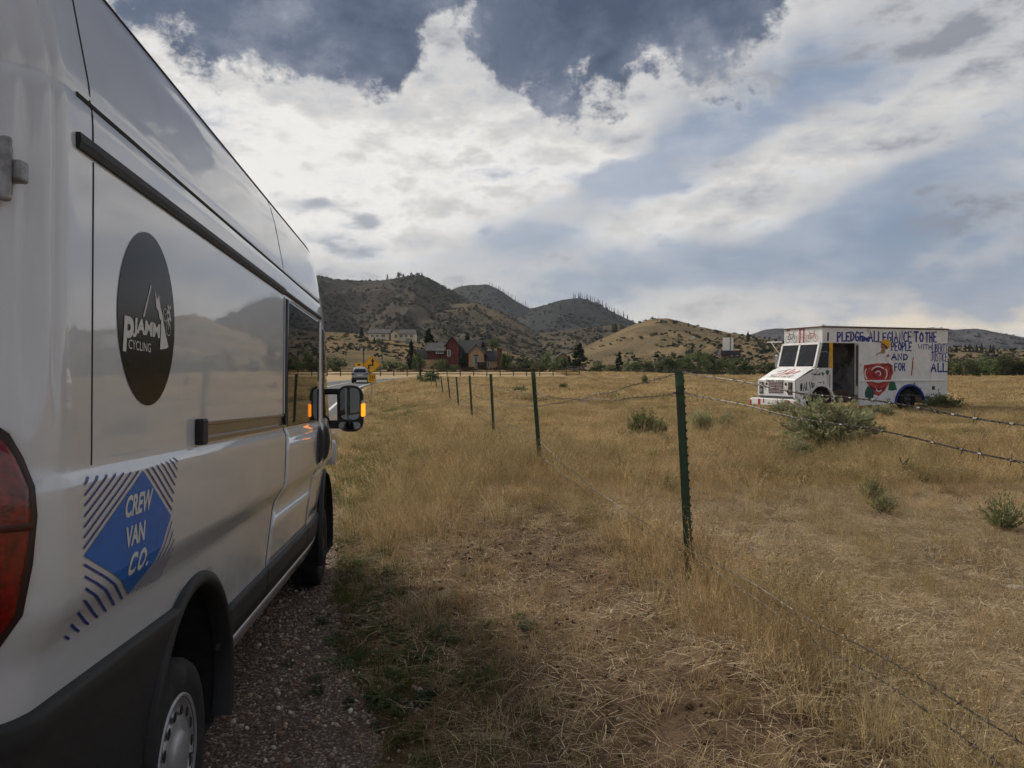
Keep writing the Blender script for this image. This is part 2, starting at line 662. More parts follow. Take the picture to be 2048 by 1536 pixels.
def hill_mat(name, c_tan, c_dark, c_gry, speck=.5, sc=1.0):
    m = bpy.data.materials.new(name)
    m.use_nodes = True
    t = m.node_tree
    p = t.nodes['Principled BSDF']
    p.inputs['Roughness'].default_value = 1.0
    p.inputs['Specular IOR Level'].default_value = 0.0
    g = t.nodes.new('ShaderNodeNewGeometry')
    pos = S(t, g.outputs['Position'])
    n1 = tnoise(t, pos, .006 / sc, 7, .62)
    n2 = tnoise(t, pos, .035 / sc, 7, .68)
    n3 = tnoise(t, pos, .22 / sc, 6, .72)
    c = cmix(t, (n1 + (n2 - .5) * .7).step(.38, .62), c_gry, c_tan)
    c = cmix(t, (n3 + (n2 - .5) * .45 + (n1 - .5) * -.35).step(.58 - .10 * speck, .66 - .06 * speck) * .8, c, c_dark)
    n4 = tnoise(t, pos, .8 / sc, 4, .7)
    c = cmix(t, n4.step(.52, .66) * .45, c, c_dark)
    c = cmix(t, n4.step(.45, .30) * .3, c, c_tan)
    t.links.new(c.s, p.inputs['Base Color'])
    b = t.nodes.new('ShaderNodeBump')
    b.inputs['Strength'].default_value = 1.0
    b.inputs['Distance'].default_value = 6.0 * sc
    t.links.new((n2 + n3 * .4).s, b.inputs['Height'])
    t.links.new(b.outputs[0], p.inputs['Normal'])
    return m


def hill(name, ridge, Yr, Yb, m, gully=.10, seed=0, prof=1.1, rough=0.012, cols=300, rows=46, zb=1.0):
    pxs = np.array([a for a, b in ridge], float); pys = np.array([b for a, b in ridge], float)
    cx = np.linspace(pxs[0], pxs[-1], cols)
    # smooth interpolation of the ridge line
    cy = np.interp(cx, pxs, pys)
    k = 5
    cy = np.convolve(np.pad(cy, k, mode='edge'), np.ones(2 * k + 1) / (2 * k + 1), 'valid')
    Hr = (740 - cy) / FPX * Yr + EYE - zb
    tt = np.concatenate([np.linspace(0, 1, rows), np.linspace(1.04, 1.5, 8)])
    T, CX = np.meshgrid(tt, cx, indexing='ij')
    Hm = np.repeat(Hr[None, :], len(tt), 0)
    Yd = Yb + (Yr - Yb) * T
    Xr = (CX - 1024) / FPX * Yr
    X = Xr * (0.35 + 0.65 * Yd / Yr)             # flanks spread a little towards the viewer
    X = (CX - 1024) / FPX * (Yr * .25 + Yd * .75)
    pr = np.where(T <= 1, np.power(np.clip(T, 0, 1), prof) * (1 - .12 * np.sin(np.pi * np.clip(T, 0, 1))), 1 - (T - 1) * .9)
    L = max(40.0, np.max(Hr) * .9)
    gl = 1 - 2 * np.abs(fbm(X / L + seed, Yd / (L * 2.6) + seed, 4) - .5) * 2
    env = np.sin(np.pi * np.clip(T, 0, 1)) ** .8
    Zz = zb + Hm * pr + np.maximum(Hm, 0) * gully * env * (gl - .55) * 1.6
    Zz += np.maximum(Hm, 0) * rough * (fbm(X / (L * .12) + 3, Yd / (L * .12), 4) - .5) * 2
    me = np_mesh(name, np.stack([X, Yd, Zz], -1).reshape(-1, 3), grid_quads(len(tt), cols))
    me.polygons.foreach_set('use_smooth', [True] * len(me.polygons))
    o = link(name, me, m)
    o['kind'] = 'structure'
    HILLS[name] = (X, Yd, Zz, T)
    return o


hm_far = hill_mat('far_burnt_hillside', (.085, .08, .073), (.024, .028, .029), (.058, .059, .059), .9, 1.1)
hm_main = hill_mat('grey_scrub_hillside', (.125, .104, .082), (.03, .034, .028), (.075, .07, .06), .9, .8)
hm_spur = hill_mat('tan_scrub_hillside', (.165, .13, .09), (.04, .044, .03), (.10, .088, .065), .75, .6)
hm_near = hill_mat('golden_grass_hillside', (.26, .19, .11), (.065, .066, .038), (.175, .138, .085), .6, .3)
hm_right = hill_mat('blue_grey_far_hillside', (.12, .11, .115), (.03, .036, .042), (.085, .085, .095), .8, 1.4)

hill('distant_hill', [(850, 600), (897, 581), (920, 573), (945, 569), (975, 570), (1000, 581), (1030, 602), (1062, 618), (1110, 640), (1180, 660), (1260, 690)], 2300, 1500, hm_far, seed=3)
hill('burnt_cone_hill', [(960, 720), (1010, 650), (1062, 618), (1090, 610), (1120, 600), (1150, 597), (1170, 598), (1200, 610), (1230, 627), (1262, 642), (1330, 668), (1420, 700)], 1900, 1150, hm_far, seed=8)
hill('main_hill', [(60, 690), (250, 640), (420, 585), (560, 548), (640, 552), (665, 559), (700, 563), (750, 563), (790, 557), (825, 553), (848, 553), (870, 566), (900, 580), (940, 603),
                   (1000, 637), (1060, 667), (1110, 692), (1170, 720)], 1500, 620, hm_main, gully=.26, seed=1, prof=1.0, cols=420, rows=70)
hill('spur_hill', [(700, 690), (800, 640), (860, 618), (920, 607), (955, 606), (1000, 622), (1050, 650), (1090, 680), (1130, 705)], 1050, 520, hm_spur, gully=.14, seed=5, cols=240)
hill('valley_foothill', [(960, 720), (1010, 690), (1080, 668), (1150, 658), (1210, 652), (1255, 650), (1300, 662), (1340, 690), (1400, 720)], 1000, 520, hm_spur, seed=12)
hill('right_blue_hill', [(1440, 690), (1490, 674), (1512, 664), (1530, 659), (1552, 656), (1580, 658), (1640, 668), (1700, 672), (1760, 668), (1800, 661), (1850, 655), (1880, 655), (1908, 661),
                         (1935, 657), (1962, 658), (1992, 665), (2048, 675), (2140, 688), (2300, 680), (2500, 672), (2700, 690), (2900, 715)], 2100, 900, hm_right, seed=21, cols=420)
hill('golden_hill', [(1080, 738), (1130, 712), (1160, 698), (1200, 679), (1250, 656), (1290, 641), (1318, 634), (1350, 640), (1400, 654), (1450, 664), (1500, 672), (1530, 678),
                     (1570, 685), (1640, 690), (1760, 696), (1900, 694), (2048, 700), (2250, 706), (2500, 715), (2800, 730)], 640, 300, hm_near, gully=.10, seed=9, prof=1.15, cols=420)
hill('house_foothill', [(150, 690), (400, 672), (560, 664), (640, 663), (700, 666), (745, 673), (800, 678), (835, 685), (900, 692), (1000, 700), (1060, 716), (1110, 732)], 400, 190, hm_near, gully=.06, seed=15, prof=.95, cols=300)


def hill_pt(name, px, t):
    """point on a hill's surface below photo column px at slope position t (0 base, 1 ridge)"""
    X, Yd, Zz, T = HILLS[name]
    i = int(np.argmin(np.abs(T[:, 0] - t)))
    row = 1024 + FPX * X[i] / Yd[i]
    j = int(np.argmin(np.abs(row - px)))
    return Vector((X[i, j], Yd[i, j], Zz[i, j]))

# ------------------------------------------------------------------ text helpers
def text2d(body, offset=0.0):
    """outline text of the built-in font as flat mesh data scaled to the unit box"""
    cu = bpy.data.curves.new('text', 'FONT')
    cu.body = body
    cu.size = 1.0
    cu.offset = offset
    cu.resolution_u = 4
    ob = bpy.data.objects.new('text', cu)
    COL.objects.link(ob)
    bpy.context.view_layer.update()
    dg = bpy.context.evaluated_depsgraph_get()
    me = bpy.data.meshes.new_from_object(ob.evaluated_get(dg))
    v = np.array([q.co[:2] for q in me.vertices])
    f = [tuple(p.vertices) for p in me.polygons]
    bpy.data.objects.remove(ob)
    bpy.data.curves.remove(cu)
    bpy.data.meshes.remove(me)
    lo, hi = v.min(0), v.max(0)
    return (v - lo) / (hi - lo), f


def fit(td, x0, x1, y0, y1, shear=0.0):
    v, f = td
    w = v.copy()
    w[:, 0] = x0 + v[:, 0] * (x1 - x0 - shear * (y1 - y0)) + shear * v[:, 1] * (y1 - y0)
    w[:, 1] = y0 + v[:, 1] * (y1 - y0)
    return w, f


def merge2d(*parts):
    V, F = [], []
    for v, f in parts:
        o = len(V)
        V += [tuple(q) for q in v]
        F += [tuple(o + i for i in q) for q in f]
    return V, F


def stroke2d(lines, width):
    """polylines -> flat ribbons"""
    V, F = [], []
    for ln in lines:
        P = np.array(ln, float)
        if len(P) < 2:
            continue
        T = np.gradient(P, axis=0)
        T /= (np.linalg.norm(T, axis=1)[:, None] + 1e-9)
        N = np.stack([-T[:, 1], T[:, 0]], 1) * width / 2
        P[0] -= T[0] * width * .4
        P[-1] += T[-1] * width * .4
        o = len(V)
        for a, b in zip(P + N, P - N):
            V += [tuple(a), tuple(b)]
        F += [(o + 2 * i, o + 2 * i + 1, o + 2 * i + 3, o + 2 * i + 2) for i in range(len(P) - 1)]
    return V, F


def poly2d(*polys):
    V, F = [], []
    for p in polys:
        o = len(V)
        V += [tuple(q) for q in p]
        F.append(tuple(range(o, o + len(p))))
    return V, F


def arc(cx, cy, rx, ry, a0=0, a1=360, n=24):
    return [(cx + rx * math.cos(R(a0 + (a1 - a0) * i / n)), cy + ry * math.sin(R(a0 + (a1 - a0) * i / n))) for i in range(n + 1)]


def decal(name, vf, fn, m, parent, cuts=(), label=None):
    """flat 2D mesh mapped onto a surface by fn(u, v) -> xyz, cut at the given v values first"""
    bm = bmesh.new()
    vs = [bm.verts.new((a, b, 0)) for a, b in vf[0]]
    for f in vf[1]:
        try:
            bm.faces.new([vs[i] for i in f])
        except ValueError:
            pass
    for c in cuts:
        bmesh.ops.bisect_plane(bm, geom=bm.verts[:] + bm.edges[:] + bm.faces[:], plane_co=(0, c, 0), plane_no=(0, 1, 0), dist=1e-6)
    bmesh.ops.triangulate(bm, faces=bm.faces[:])
    for v in bm.verts:
        v.co = Vector(fn(v.co.x, v.co.y))
    me = bpy.data.meshes.new(name)
    bm.to_mesh(me)
    bm.free()
    o = link(name, me, m, parent)
    if label:
        o['label'] = label
    return o


def wheel(parent, c, rad, width, side, rim_mat, tyre_mat, rim_r, name='wheel', holes=0):
    """wheel on the x axis; side=+1 shows its face to +x"""
    x, y, z = c
    s = side
    w = MB().lathe([(0, rad * .60), (s * 0.0, rad * .66), (s * .012, rad * .74), (s * .014, rad * .86), (s * .004, rad * .95), (-s * .02, rad * .995), (-s * .05, rad), (-s * (width * .5 - .004), rad), (-s * width * .5, rad * .975),
                    (-s * (width * .5 + .004), rad), (-s * (width - .05), rad), (-s * (width - .02), rad * .99), (-s * width, rad * .9), (-s * width, rad * .6), (-s * .02, rad * .58), (0, rad * .60)], (x, y, z), 'x', 48)
    t = w.build(name, tyre_mat, parent, smooth=True)
    r = MB().lathe([(-s * .03, rim_r * 1.04), (s * .004, rim_r * 1.03), (s * .008, rim_r * .99), (-s * .012, rim_r * .93), (-s * .03, rim_r * .86), (-s * .008, rim_r * .74), (s * .004, rim_r * .60), (-s * .004, rim_r * .48),
                    (s * .012, rim_r * .42), (s * .022, rim_r * .22), (s * .022, 0.0)], (x, y, z), 'x', 48).build('rim', rim_mat, t, smooth=True)
    if holes:
        for k in range(holes):
            h = MB()
            an = 2 * math.pi * k / holes
            cy, cz = y + math.cos(an) * rim_r * .76, z + math.sin(an) * rim_r * .76
            h.add([(x + s * .003, cy + math.cos(an) * a + -math.sin(an) * b, cz + math.sin(an) * a + math.cos(an) * b) for a, b in arc(0, 0, rim_r * .085, rim_r * .10, 0, 345, 12)], [tuple(range(13))])
            h.build('rim_hole_shade', mat('hole_shade_black', (.006, .006, .006), .9), t)  # flat black oval painted on for the shade inside an opening
    return t


# ------------------------------------------------------------------ the white van beside the camera
VU = Vector((-.1, 1, -.0375)).normalized()
VN = Vector((1, .1, 0)).normalized()
VUP = VN.cross(VU)
van = thing('cargo_van', 'white high-roof cargo van parked on the gravel with round and blue diamond logos', 'van')
van.matrix_world = Matrix(((VN.x, VU.x, VUP.x, -1.07), (VN.y, VU.y, VUP.y, 2.7), (VN.z, VU.z, VUP.z, -.04), (0, 0, 0, 1)))

paint = mat('white_van_paint', (.66, .685, .72), .34, coat=1.0, spec=.5, dirt=((.59, .595, .595), 1.3, .45, .8))
_pt = paint.node_tree
_pb = _pt.nodes['Principled BSDF']
_tc = _pt.nodes.new('ShaderNodeTexCoord')
_sz = _pt.nodes.new('ShaderNodeSeparateXYZ')
_pt.links.new(_tc.outputs['Object'], _sz.inputs[0])
_hz = (S(_pt, _sz.outputs[2]) * -1.0).step(-1.05, -.45)
_dn = tnoise(_pt, S(_pt, _tc.outputs['Object']), 6.0, 7, .7).step(.38, .72)
_src = S(_pt, _pb.inputs['Base Color'].links[0].from_socket)
_pt.links.new(cmix(_pt, _hz * (_dn * .75 + .10), _src, (.36, .31, .25)).s, _pb.inputs['Base Color'])
_pt.links.new((_hz * _dn * .25 + .03).s, _pb.inputs['Coat Roughness'])
paint.node_tree.nodes['Principled BSDF'].inputs['Coat IOR'].default_value = 1.65
_bn = _pt.nodes.new('ShaderNodeBump')
_bn.inputs['Strength'].default_value = 0.10
_bn.inputs['Distance'].default_value = 0.02
_pt.links.new(tnoise(_pt, S(_pt, _tc.outputs['Object']), 1.6, 2, .5).s, _bn.inputs['Height'])
_pt.links.new(_bn.outputs[0], _pb.inputs['Normal'])
_pt.links.new(_bn.outputs[0], _pb.inputs['Coat Normal'])
blackp = mat('black_trim_plastic', (.016, .016, .017), .62, var=.2, vscale=30, bump=.15, bscale=400)
gapm_ = mat('gap_and_shade_black', (.008, .008, .008), .8)
rubber = mat('tyre_rubber', (.018, .017, .016), .85, var=.3, vscale=14, dirt=((.06, .048, .036), 9, .5, .8))
tint = mat('tinted_window_glass', (.004, .004, .005), .015, spec=.38)
steel = mat('silver_wheel_paint', (.46, .46, .47), .38, metal=.55, var=.12, vscale=12)

_ph = np.array([.40, .47, .70, .90, .955, .98, 1.00, 1.05, 1.075, 1.11, 1.32, 1.345, 1.352, 1.374, 1.382, 1.41, 1.8, 2.08, 2.19, 2.222, 2.232, 2.240, 2.250, 2.29, 2.50, 2.585, 2.625, 2.66, 2.695, 2.725, 2.748, 2.762, 2.775])
_pw = np.array([-.112, -.098, -.084, -.060, -.054, -.050, -.042, -.012, .003, .011, .015, .0145, .0135, .0015, -.0005, 0, 0, 0, -.002, -.004, -.009, -.010, -.008, -.013, -.052, -.075, -.092, -.112, -.142, -.185, -.26, -.42, -1.02])


def van_top(s):
    return float(np.interp(s, [-1.2, -1.1, 3.1, 3.55, 3.8, 4.75, 5.05, 5.13], [2.745, 2.775, 2.775, 2.71, 2.62, 1.56, 1.30, 1.05]))


def van_w(s, h):
    w = float(np.interp(h, _ph, _pw))
    if s < -1.0:
        x = min(-1.0 - s, .1699)
        w -= .17 - math.sqrt(.17 * .17 - x * x)
        w -= (.010 * math.exp(-((s + 1.042) / .010) ** 2) + .016 * math.exp(-((s + 1.098) / .014) ** 2)) * float(sstep(1.50, 1.62, h) * sstep(2.66, 2.58, h))
    if s > 3.0:
        w -= (.052 + .06 * float(sstep(1.2, 2.2, h))) * (s - 3.0) ** 1.6
    return w


def van_z(s, h):
    t = van_top(s)
    if h <= 1.0:
        return h
    if t >= 2.7749:
        return h
    return 1.0 + (h - 1.0) * (t - 1.0) / 1.775


def vm(off=0.0):
    return lambda s, h: (van_w(s, h) + off, s, van_z(s, h))


st = [-1.165, -1.155, -1.14, -1.125, -1.115, -1.107, -1.098, -1.09, -1.08, -1.068, -1.06, -1.054, -1.048, -1.042, -1.036, -1.03, -1.022, -1.0, -.95, -.8] + list(np.arange(-.6, 3.0, .2)) + [3.0, 3.1, 3.2, 3.3, 3.4, 3.5, 3.6, 3.7, 3.8, 3.95, 4.1, 4.25, 4.4, 4.55, 4.7, 4.8, 4.9, 5.0, 5.08, 5.13]
hh = list(_ph)
for a, b, n in ((1.41, 1.8, 3), (1.8, 2.08, 2), (2.29, 2.50, 4), (.47, .90, 3)):
    hh += list(np.linspace(a, b, n + 2)[1:-1])
hh = sorted(set(round(q, 4) for q in hh))
P = []
for s in st:
    rt = [(van_w(s, h), s, van_z(s, h)) for h in hh]
    lf = [(-2.04 - x, y, z) for x, y, z in rt[:-1]][::-1]
    P.append(rt + lf)
nb_ = len(P[0])
b = MB().grid(P)
b.f.append(tuple(range(nb_)))
b.f.append(tuple(len(b.v) - nb_ + i for i in range(nb_))[::-1])
for i in range(len(st) - 1):
    b.f.append((i * nb_, i * nb_ + nb_ - 1, (i + 1) * nb_ + nb_ - 1, (i + 1) * nb_))
body = b.build('body', paint, van, smooth=True)
cut = MB()
for s0, z0, r0 in ((.19, .40, .465), (4.17, .42, .50)):
    for x0, x1 in ((-.62, .4), (-2.5, -1.42)):
        cut.prism(arc(s0, z0, r0, r0, 0, 350, 40), lambda u, w, t: (t, u, w), x0, x1)
cutter = cut.build('cutter', None)
cutter.parent = van
bo = body.modifiers.new('arch', 'BOOLEAN')
bo.operation = 'DIFFERENCE'
bo.object = cutter
bo.solver = 'EXACT'
bpy.context.view_layer.update()
dg = bpy.context.evaluated_depsgraph_get()
nm_ = bpy.data.meshes.new_from_object(body.evaluated_get(dg))
body.modifiers.clear()
body.data = nm_
bpy.data.objects.remove(cutter)
for e_ in nm_.polygons:
    # faces cut by the arch stay flat, the skin stays smooth; rear and floor caps flat
    e_.use_smooth = abs(e_.normal.y) < .95 and not (e_.center.z < .95 and abs(e_.normal.x) < .2)
nm_.update()
# wheel wells, flares
wellm = mat('wheel_well_lining', (.022, .02, .02), .9, var=.3, vscale=10)
for s0, z0, r0, fl in ((.19, .40, .465, .04), (4.17, .42, .50, .028)):
    for sg in (1, -1):
        X = lambda x: x if sg > 0 else -2.04 - x
        w = MB().prism(arc(s0, z0, r0 - .004, r0 - .004, -25, 205, 36), lambda u, q, t: (t, u, q), X(-.60), X(-.105))
        w.f = w.f[:1] + w.f[2:]
        w.build('wheel_well', wellm, van, fix=False)
        A = arc(0, 0, 1, 1, -22, 202, 44)
        rows = []
        for k, (c, q) in enumerate(A):
            ln = []
            for rad_, xo in ((r0 - .012, -.115), (r0 - .010, -.048), (r0 + .012, -.036), (r0 + fl, -.046), (r0 + fl + .006, -.075)):
                hy, hz = s0 + c * rad_, z0 + q * rad_
                ln.append((X(xo + (0 if s0 < 1 else van_w(hy, .95) - van_w(3.0, .95))), hy, hz))
            rows.append(ln)
        MB().grid(rows).build('fender_flare', blackp, van, smooth=True)
for s0, z0, r0 in ((.13, .265, .345), (4.17, .315, .345)):
    for sg in (1, -1):
        wheel(van, ((-.105 if s0 < 1 else -.15) if sg > 0 else -1.935, s0, z0), r0, .225, sg, steel if s0 < 1 else mat('shaded_front_rim', (.035, .035, .036), .6), rubber, .215, holes=14 if sg > 0 and s0 < 1 else 0)  # front rim colour darkened to stand for the shade over silver steel


def strip(name, line, width, off, m, parent, n=1):
    """ribbon laid on the van's side along a polyline in (s, h)"""
    Q = []
    for (a, b), (c, d) in zip(line[:-1], line[1:]):
        k = max(2, int(max(abs(c - a) / .1, abs(d - b) / .03)))
        Q += [(a + (c - a) * i / k, b + (d - b) * i / k) for i in range(k)]
    Q.append(line[-1])
    T = np.gradient(np.array(Q), axis=0)
    T /= np.linalg.norm(T, axis=1)[:, None]
    rows = []
    for (s, h), t in zip(Q, T):
        nx, ny = -t[1] * width / 2, t[0] * width / 2
        rows.append([vm(off - .01)(s + nx, h + ny), vm(off)(s + nx, h + ny), vm(off)(s - nx, h - ny), vm(off - .01)(s - nx, h - ny)])
    return MB().grid(rows).build(name, m, parent)


def patch(name, outline, off, m, parent, thick=.006, ns=.08, smooth=True):
    """panel on the van's side bounded by straight left/right edges: outline = [(h, s_left, s_right), ...]"""
    hs = sorted(set([o[0] for o in outline] + [h for h in hh if outline[0][0] < h < outline[-1][0]] + list(np.arange(outline[0][0], outline[-1][0], .06))))
    rows = []
    oh, ol, orr = zip(*outline)
    for h in hs:
        a, c = np.interp(h, oh, ol), np.interp(h, oh, orr)
        k = 16
        ss = [a] + [a + (c - a) * i / k for i in range(k + 1)] + [c]
        rows.append([vm(off - thick if i in (0, len(ss) - 1) else off)(s, h) for i, s in enumerate(ss)])
    rows = [[(x - thick, y, z) for x, y, z in rows[0]]] + rows + [[(x - thick, y, z) for x, y, z in rows[-1]]]
    return MB().grid(rows).build(name, m, parent, smooth=smooth)


# rear corner seams, side panel seams
strip('panel_gap', [(-.872, 1.385), (-.872, 2.10)], .006, .0012, gapm_, van)
strip('panel_gap', [(-.872, 2.15), (-.872, 2.62)], .007, .0012, gapm_, van)
strip('panel_gap', [(-.9, 2.635), (3.45, 2.635)], .012, .004, gapm_, van)
strip('crease_shade', [(-.945, 2.236), (3.0, 2.236)], .011, .003, gapm_, van)  # black strip stands in for the shade in the crease
strip('roof_gap', [(1.62, 2.235), (1.60, 2.64)], .010, .0012, gapm_, van)
# upper slide track
trk = MB()
rows = []
for s in list(np.linspace(-.965, 1.60, 28)) + list(np.linspace(1.62, 3.02, 12)):
    x = van_w(s, 2.12)
    e = .035 if s < 1.61 else .02
    rows.append([(x - .01, s, 2.125 + e / 2), (x + .010, s, 2.125 + e / 2), (x + .012, s, 2.125), (x + .008, s, 2.125 - e / 2), (x - .01, s, 2.125 - e / 2)])
trk.grid(rows)
trk.f.append((0, 1, 2, 3, 4))
trk.build('roof_rail_track', blackp, van)
# sliding door and front door
door = patch('sliding_door', [(.66, 1.57, 2.93), (1.0, 1.575, 2.93), (1.35, 1.59, 2.935), (2.095, 1.615, 2.95)], .0035, paint, van)
strip('door_seal', [(1.555, .645), (1.562, 1.0), (1.578, 1.35), (1.602, 2.10)], .010, .0015, gapm_, door)
strip('door_seal', [(2.942, .645), (2.945, 1.35), (2.96, 2.10)], .012, .0015, gapm_, door)
win = patch('window', [(1.392, 1.605, 2.86), (1.42, 1.60, 2.875), (2.05, 1.62, 2.915), (2.092, 1.63, 2.91)], .009, tint, door, thick=.008)
fdoor = patch('front_door', [(.70, 2.97, 3.62), (1.0, 2.975, 3.82), (1.35, 2.975, 4.15), (1.8, 2.98, 3.95), (2.095, 2.99, 3.75)], .0035, paint, van)
patch('window', [(1.41, 3.16, 4.10), (1.8, 3.15, 3.90), (2.06, 3.15, 3.72)], .009, tint, fdoor, thick=.008)


def handle(s0, tilt, par):
    """tall oval recess with an upright black grip"""
    o = arc(0, 0, .085, .135, 0, 345, 23)
    decal('handle', poly2d([(s0 + a + b * tilt, 1.225 + b) for a, b in o]), vm(.007), mat('handle_recess', (.05, .05, .05), .45), par)
    rows = []
    for k in range(13):
        h = 1.095 + .26 * k / 12
        e = math.sin(math.pi * k / 12) ** .45
        s = s0 + .035 + (h - 1.225) * tilt
        x = van_w(s0, h)
        rows.append([(x, s - .04, h), (x + .034 * e, s - .028, h), (x + .042 * e, s, h), (x + .030 * e, s + .03, h), (x, s + .04, h)])
    MB().grid(rows).build('handle_grip', blackp, par, smooth=True)


handle(2.80, .10, door)
handle(3.12, .10, fdoor)
# centre slide rail on the rear quarter
r_ = MB()
rows = []
for s in np.linspace(.015, 1.575, 20):
    x = van_w(s, 1.43)
    rows.append([(x - .005, s, 1.462), (x + .012, s, 1.462), (x + .012, s, 1.452), (x + .003, s, 1.448), (x + .003, s, 1.412), (x + .020, s, 1.406), (x + .020, s, 1.392), (x - .005, s, 1.390)])
slide = r_.grid(rows).build('slide_rail', mat('rail_metal', (.30, .27, .23), .3, metal=.9), van)
MB().box(.0, .028, -.045, .02, 1.385, 1.474).build('rail_end_cap', blackp, slide, bevel=.006)
MB().box(.0, .02, 1.545, 1.582, 1.40, 1.465).build('rail_end_cap', blackp, slide, bevel=.004)
# lower cladding: sill skirt with white trim below, rear cladding
sk = patch('sill_skirt', [(.495, .62, 3.70), (.60, .645, 3.70), (.648, .66, 3.70)], .016, blackp, van, thick=.03)
strip('skirt_joint', [(1.56, .50), (1.56, .645)], .008, .0175, gapm_, sk)
strip('skirt_joint', [(2.96, .50), (2.96, .645)], .008, .0175, gapm_, sk)
patch('sill_trim', [(.435, .66, 3.66), (.487, .67, 3.66)], .010, paint, van, thick=.05)
rows = []
for h in (.26, .28, .50, .70, .80, .835, .85, .855):
    ln = []
    for s in (-1.165, -1.15, -1.12, -1.08, -1.04, -1.0, -.9, -.7, -.5, -.35, -.28):
        tp = .872 + (.838 - .872) * (s + 1.1) / 1.0
        q = h * tp / .855
        lim = .19 - math.sqrt(max(0, .475 ** 2 - (q - .40) ** 2)) if abs(q - .40) < .475 else .05
        u = -1.165 + (s + 1.165) / (.885) * (lim + 1.165)
        ln.append((van_w(u, q) + (.030 if h < .84 else (.022 if h < .852 else -.01)), u, q))
    rows.append(ln)
MB().grid(rows).build('rear_cladding', blackp, van, smooth=True)
MB().box(-1.98, -.06, -1.25, -1.15, .30, .62).build('rear_bumper', blackp, van, bevel=.03)
# belt-line light facet is part of the body; taillight on the rear corner
red = mat('taillight_red_lens', (.16, .003, .003), .12, coat=.6, spec=.6, var=.5, vscale=34, bump=.08, bscale=90)
th = [.80, .88, .92, 1.0, 1.1, 1.2, 1.3, 1.36, 1.42, 1.47, 1.50, 1.515]
tsr = [q - .042 for q in [-1.135, -1.118, -1.105, -1.092, -1.078, -1.066, -1.060, -1.060, -1.072, -1.092, -1.115, -1.14]]


def tail_rows(inset, off):
    rows = []
    for h, e in zip(th, tsr):
        ln = []
        for k in range(9):
            s = -1.164 + (e - inset + 1.164) * k / 8
            ln.append((van_w(s, h) + (off if k < 8 else -.004), s, h))
        rows.append(ln)
    return rows


tl = MB().grid(tail_rows(-.006, .010)).build('taillight', mat('taillight_surround', (.03, .012, .012), .4), van, smooth=True)
MB().grid(tail_rows(.012, .018)).build('lens', red, tl, smooth=True)
for h0 in (1.28, 1.03):
    e = float(np.interp(h0, th, tsr)) - .014
    MB().grid([[(van_w(s0, h0 + d) + o_, s0, h0 + d) for d, o_ in ((-.008, .0183), (0, .0200), (.008, .0183))] for s0 in np.linspace(-1.163, e, 8)]).build('lens_divider', mat('dark_lens_divider', (.05, .002, .002), .3), tl, smooth=True)
# left taillight, rear doors and hinges
MB().box(-2.02, -1.90, -1.175, -1.05, .82, 1.5).build('taillight', red, van, bevel=.02)
for x0, x1 in ((-1.87, -1.025), (-1.015, -.17)):
    rdoor = MB().box(x0, x1, -1.185, -1.16, .66, 2.55).build('rear_door', paint, van, bevel=.012)
    MB().box(x0 + .1, x1 - .1, -1.190, -1.18, 1.5, 2.2).build('window', tint, rdoor, bevel=.01)
for z0 in (2.0,):
    hg = MB().box(-.10, -.045, -1.175, -1.14, z0 - .05, z0 + .05)
    hg.box(-.075, -.022, -1.16, -1.125, z0 - .022, z0 + .022)
    hg.tube([(-.05, -1.165, z0 - .065), (-.05, -1.165, z0 + .065)], .012, 10)
    hg.build('door_hinge', mat('grey_hinge_metal', (.28, .28, .28), .5, metal=.5, var=.3, vscale=30), van, bevel=.006)
# windscreen, headlights, plate
wsg = [[(x, s, van_z(s, 2.775) + .012 - .05 * (abs(x + 1.02) / .8) ** 2) for x in np.linspace(-1.78, -.26, 12)] for s in (3.86, 4.1, 4.4, 4.72)]
MB().grid(wsg).build('windscreen', tint, van, smooth=True)
for x0 in (-.33, -1.93):
    MB().box(x0, x0 + .22, 4.92, 5.10, .92, 1.16).build('headlight', mat('headlight_glass', (.5, .5, .5), .1, coat=.5), van, bevel=.04)
MB().box(-1.85, -.19, 5.02, 5.2, .30, .62).build('front_bumper', blackp, van, bevel=.05)
# door mirror


def rrect(x0, x1, z0, z1, r, n=6):
    o = []
    for cx, cz, a in ((x1 - r, z1 - r, 0), (x0 + r, z1 - r, 90), (x0 + r, z0 + r, 180), (x1 - r, z0 + r, 270)):
        o += [(cx + r * math.cos(R(a + 90 * k / n)), cz + r * math.sin(R(a + 90 * k / n))) for k in range(n + 1)]
    return o


gloss_blk = mat('mirror_housing_black', (.012, .012, .012), .35, spec=.5)
hd = MB()
o0 = rrect(.015, .228, 1.275, 1.660, .085)
cx, cz = .12, 1.47
rings = []
for y_, k in ((3.925, .96), (3.93, 1.0), (4.0, 1.0), (4.06, .9), (4.10, .7), (4.115, .3)):
    rings.append([(cx + (a - cx) * k - .012 * (q - cz), y_, cz + (q - cz) * k) for a, q in o0])
rings = [r__ + [r__[0]] for r__ in rings]
hd.grid(rings)
hd.f.append(tuple(range(len(o0))))
mir = hd.build('door_mirror', gloss_blk, van, smooth=False)
mgl = mat('mirror_glass', (.16, .17, .17), .03, metal=1.0)
decal('mirror_glass', poly2d([(a - .012 * (q - cz), q) for a, q in rrect(.040, .200, 1.375, 1.640, .05)]), lambda u, v: (u, 3.922, v), mgl, mir)
decal('mirror_glass', poly2d([(a, q) for a, q in rrect(.03, .205, 1.295, 1.355, .025)]), lambda u, v: (u, 3.922, v), mgl, mir)
amber = mat('lit_amber_indicator', (.9, .30, .02), .3, emit=(1.0, .27, .01), estr=1.5)
ind = MB().prism(rrect(.212, .236, 1.40, 1.508, .009, 3), lambda u, v, t: (u, t, v), 3.915, 4.05).build('indicator_lamp', amber, mir)
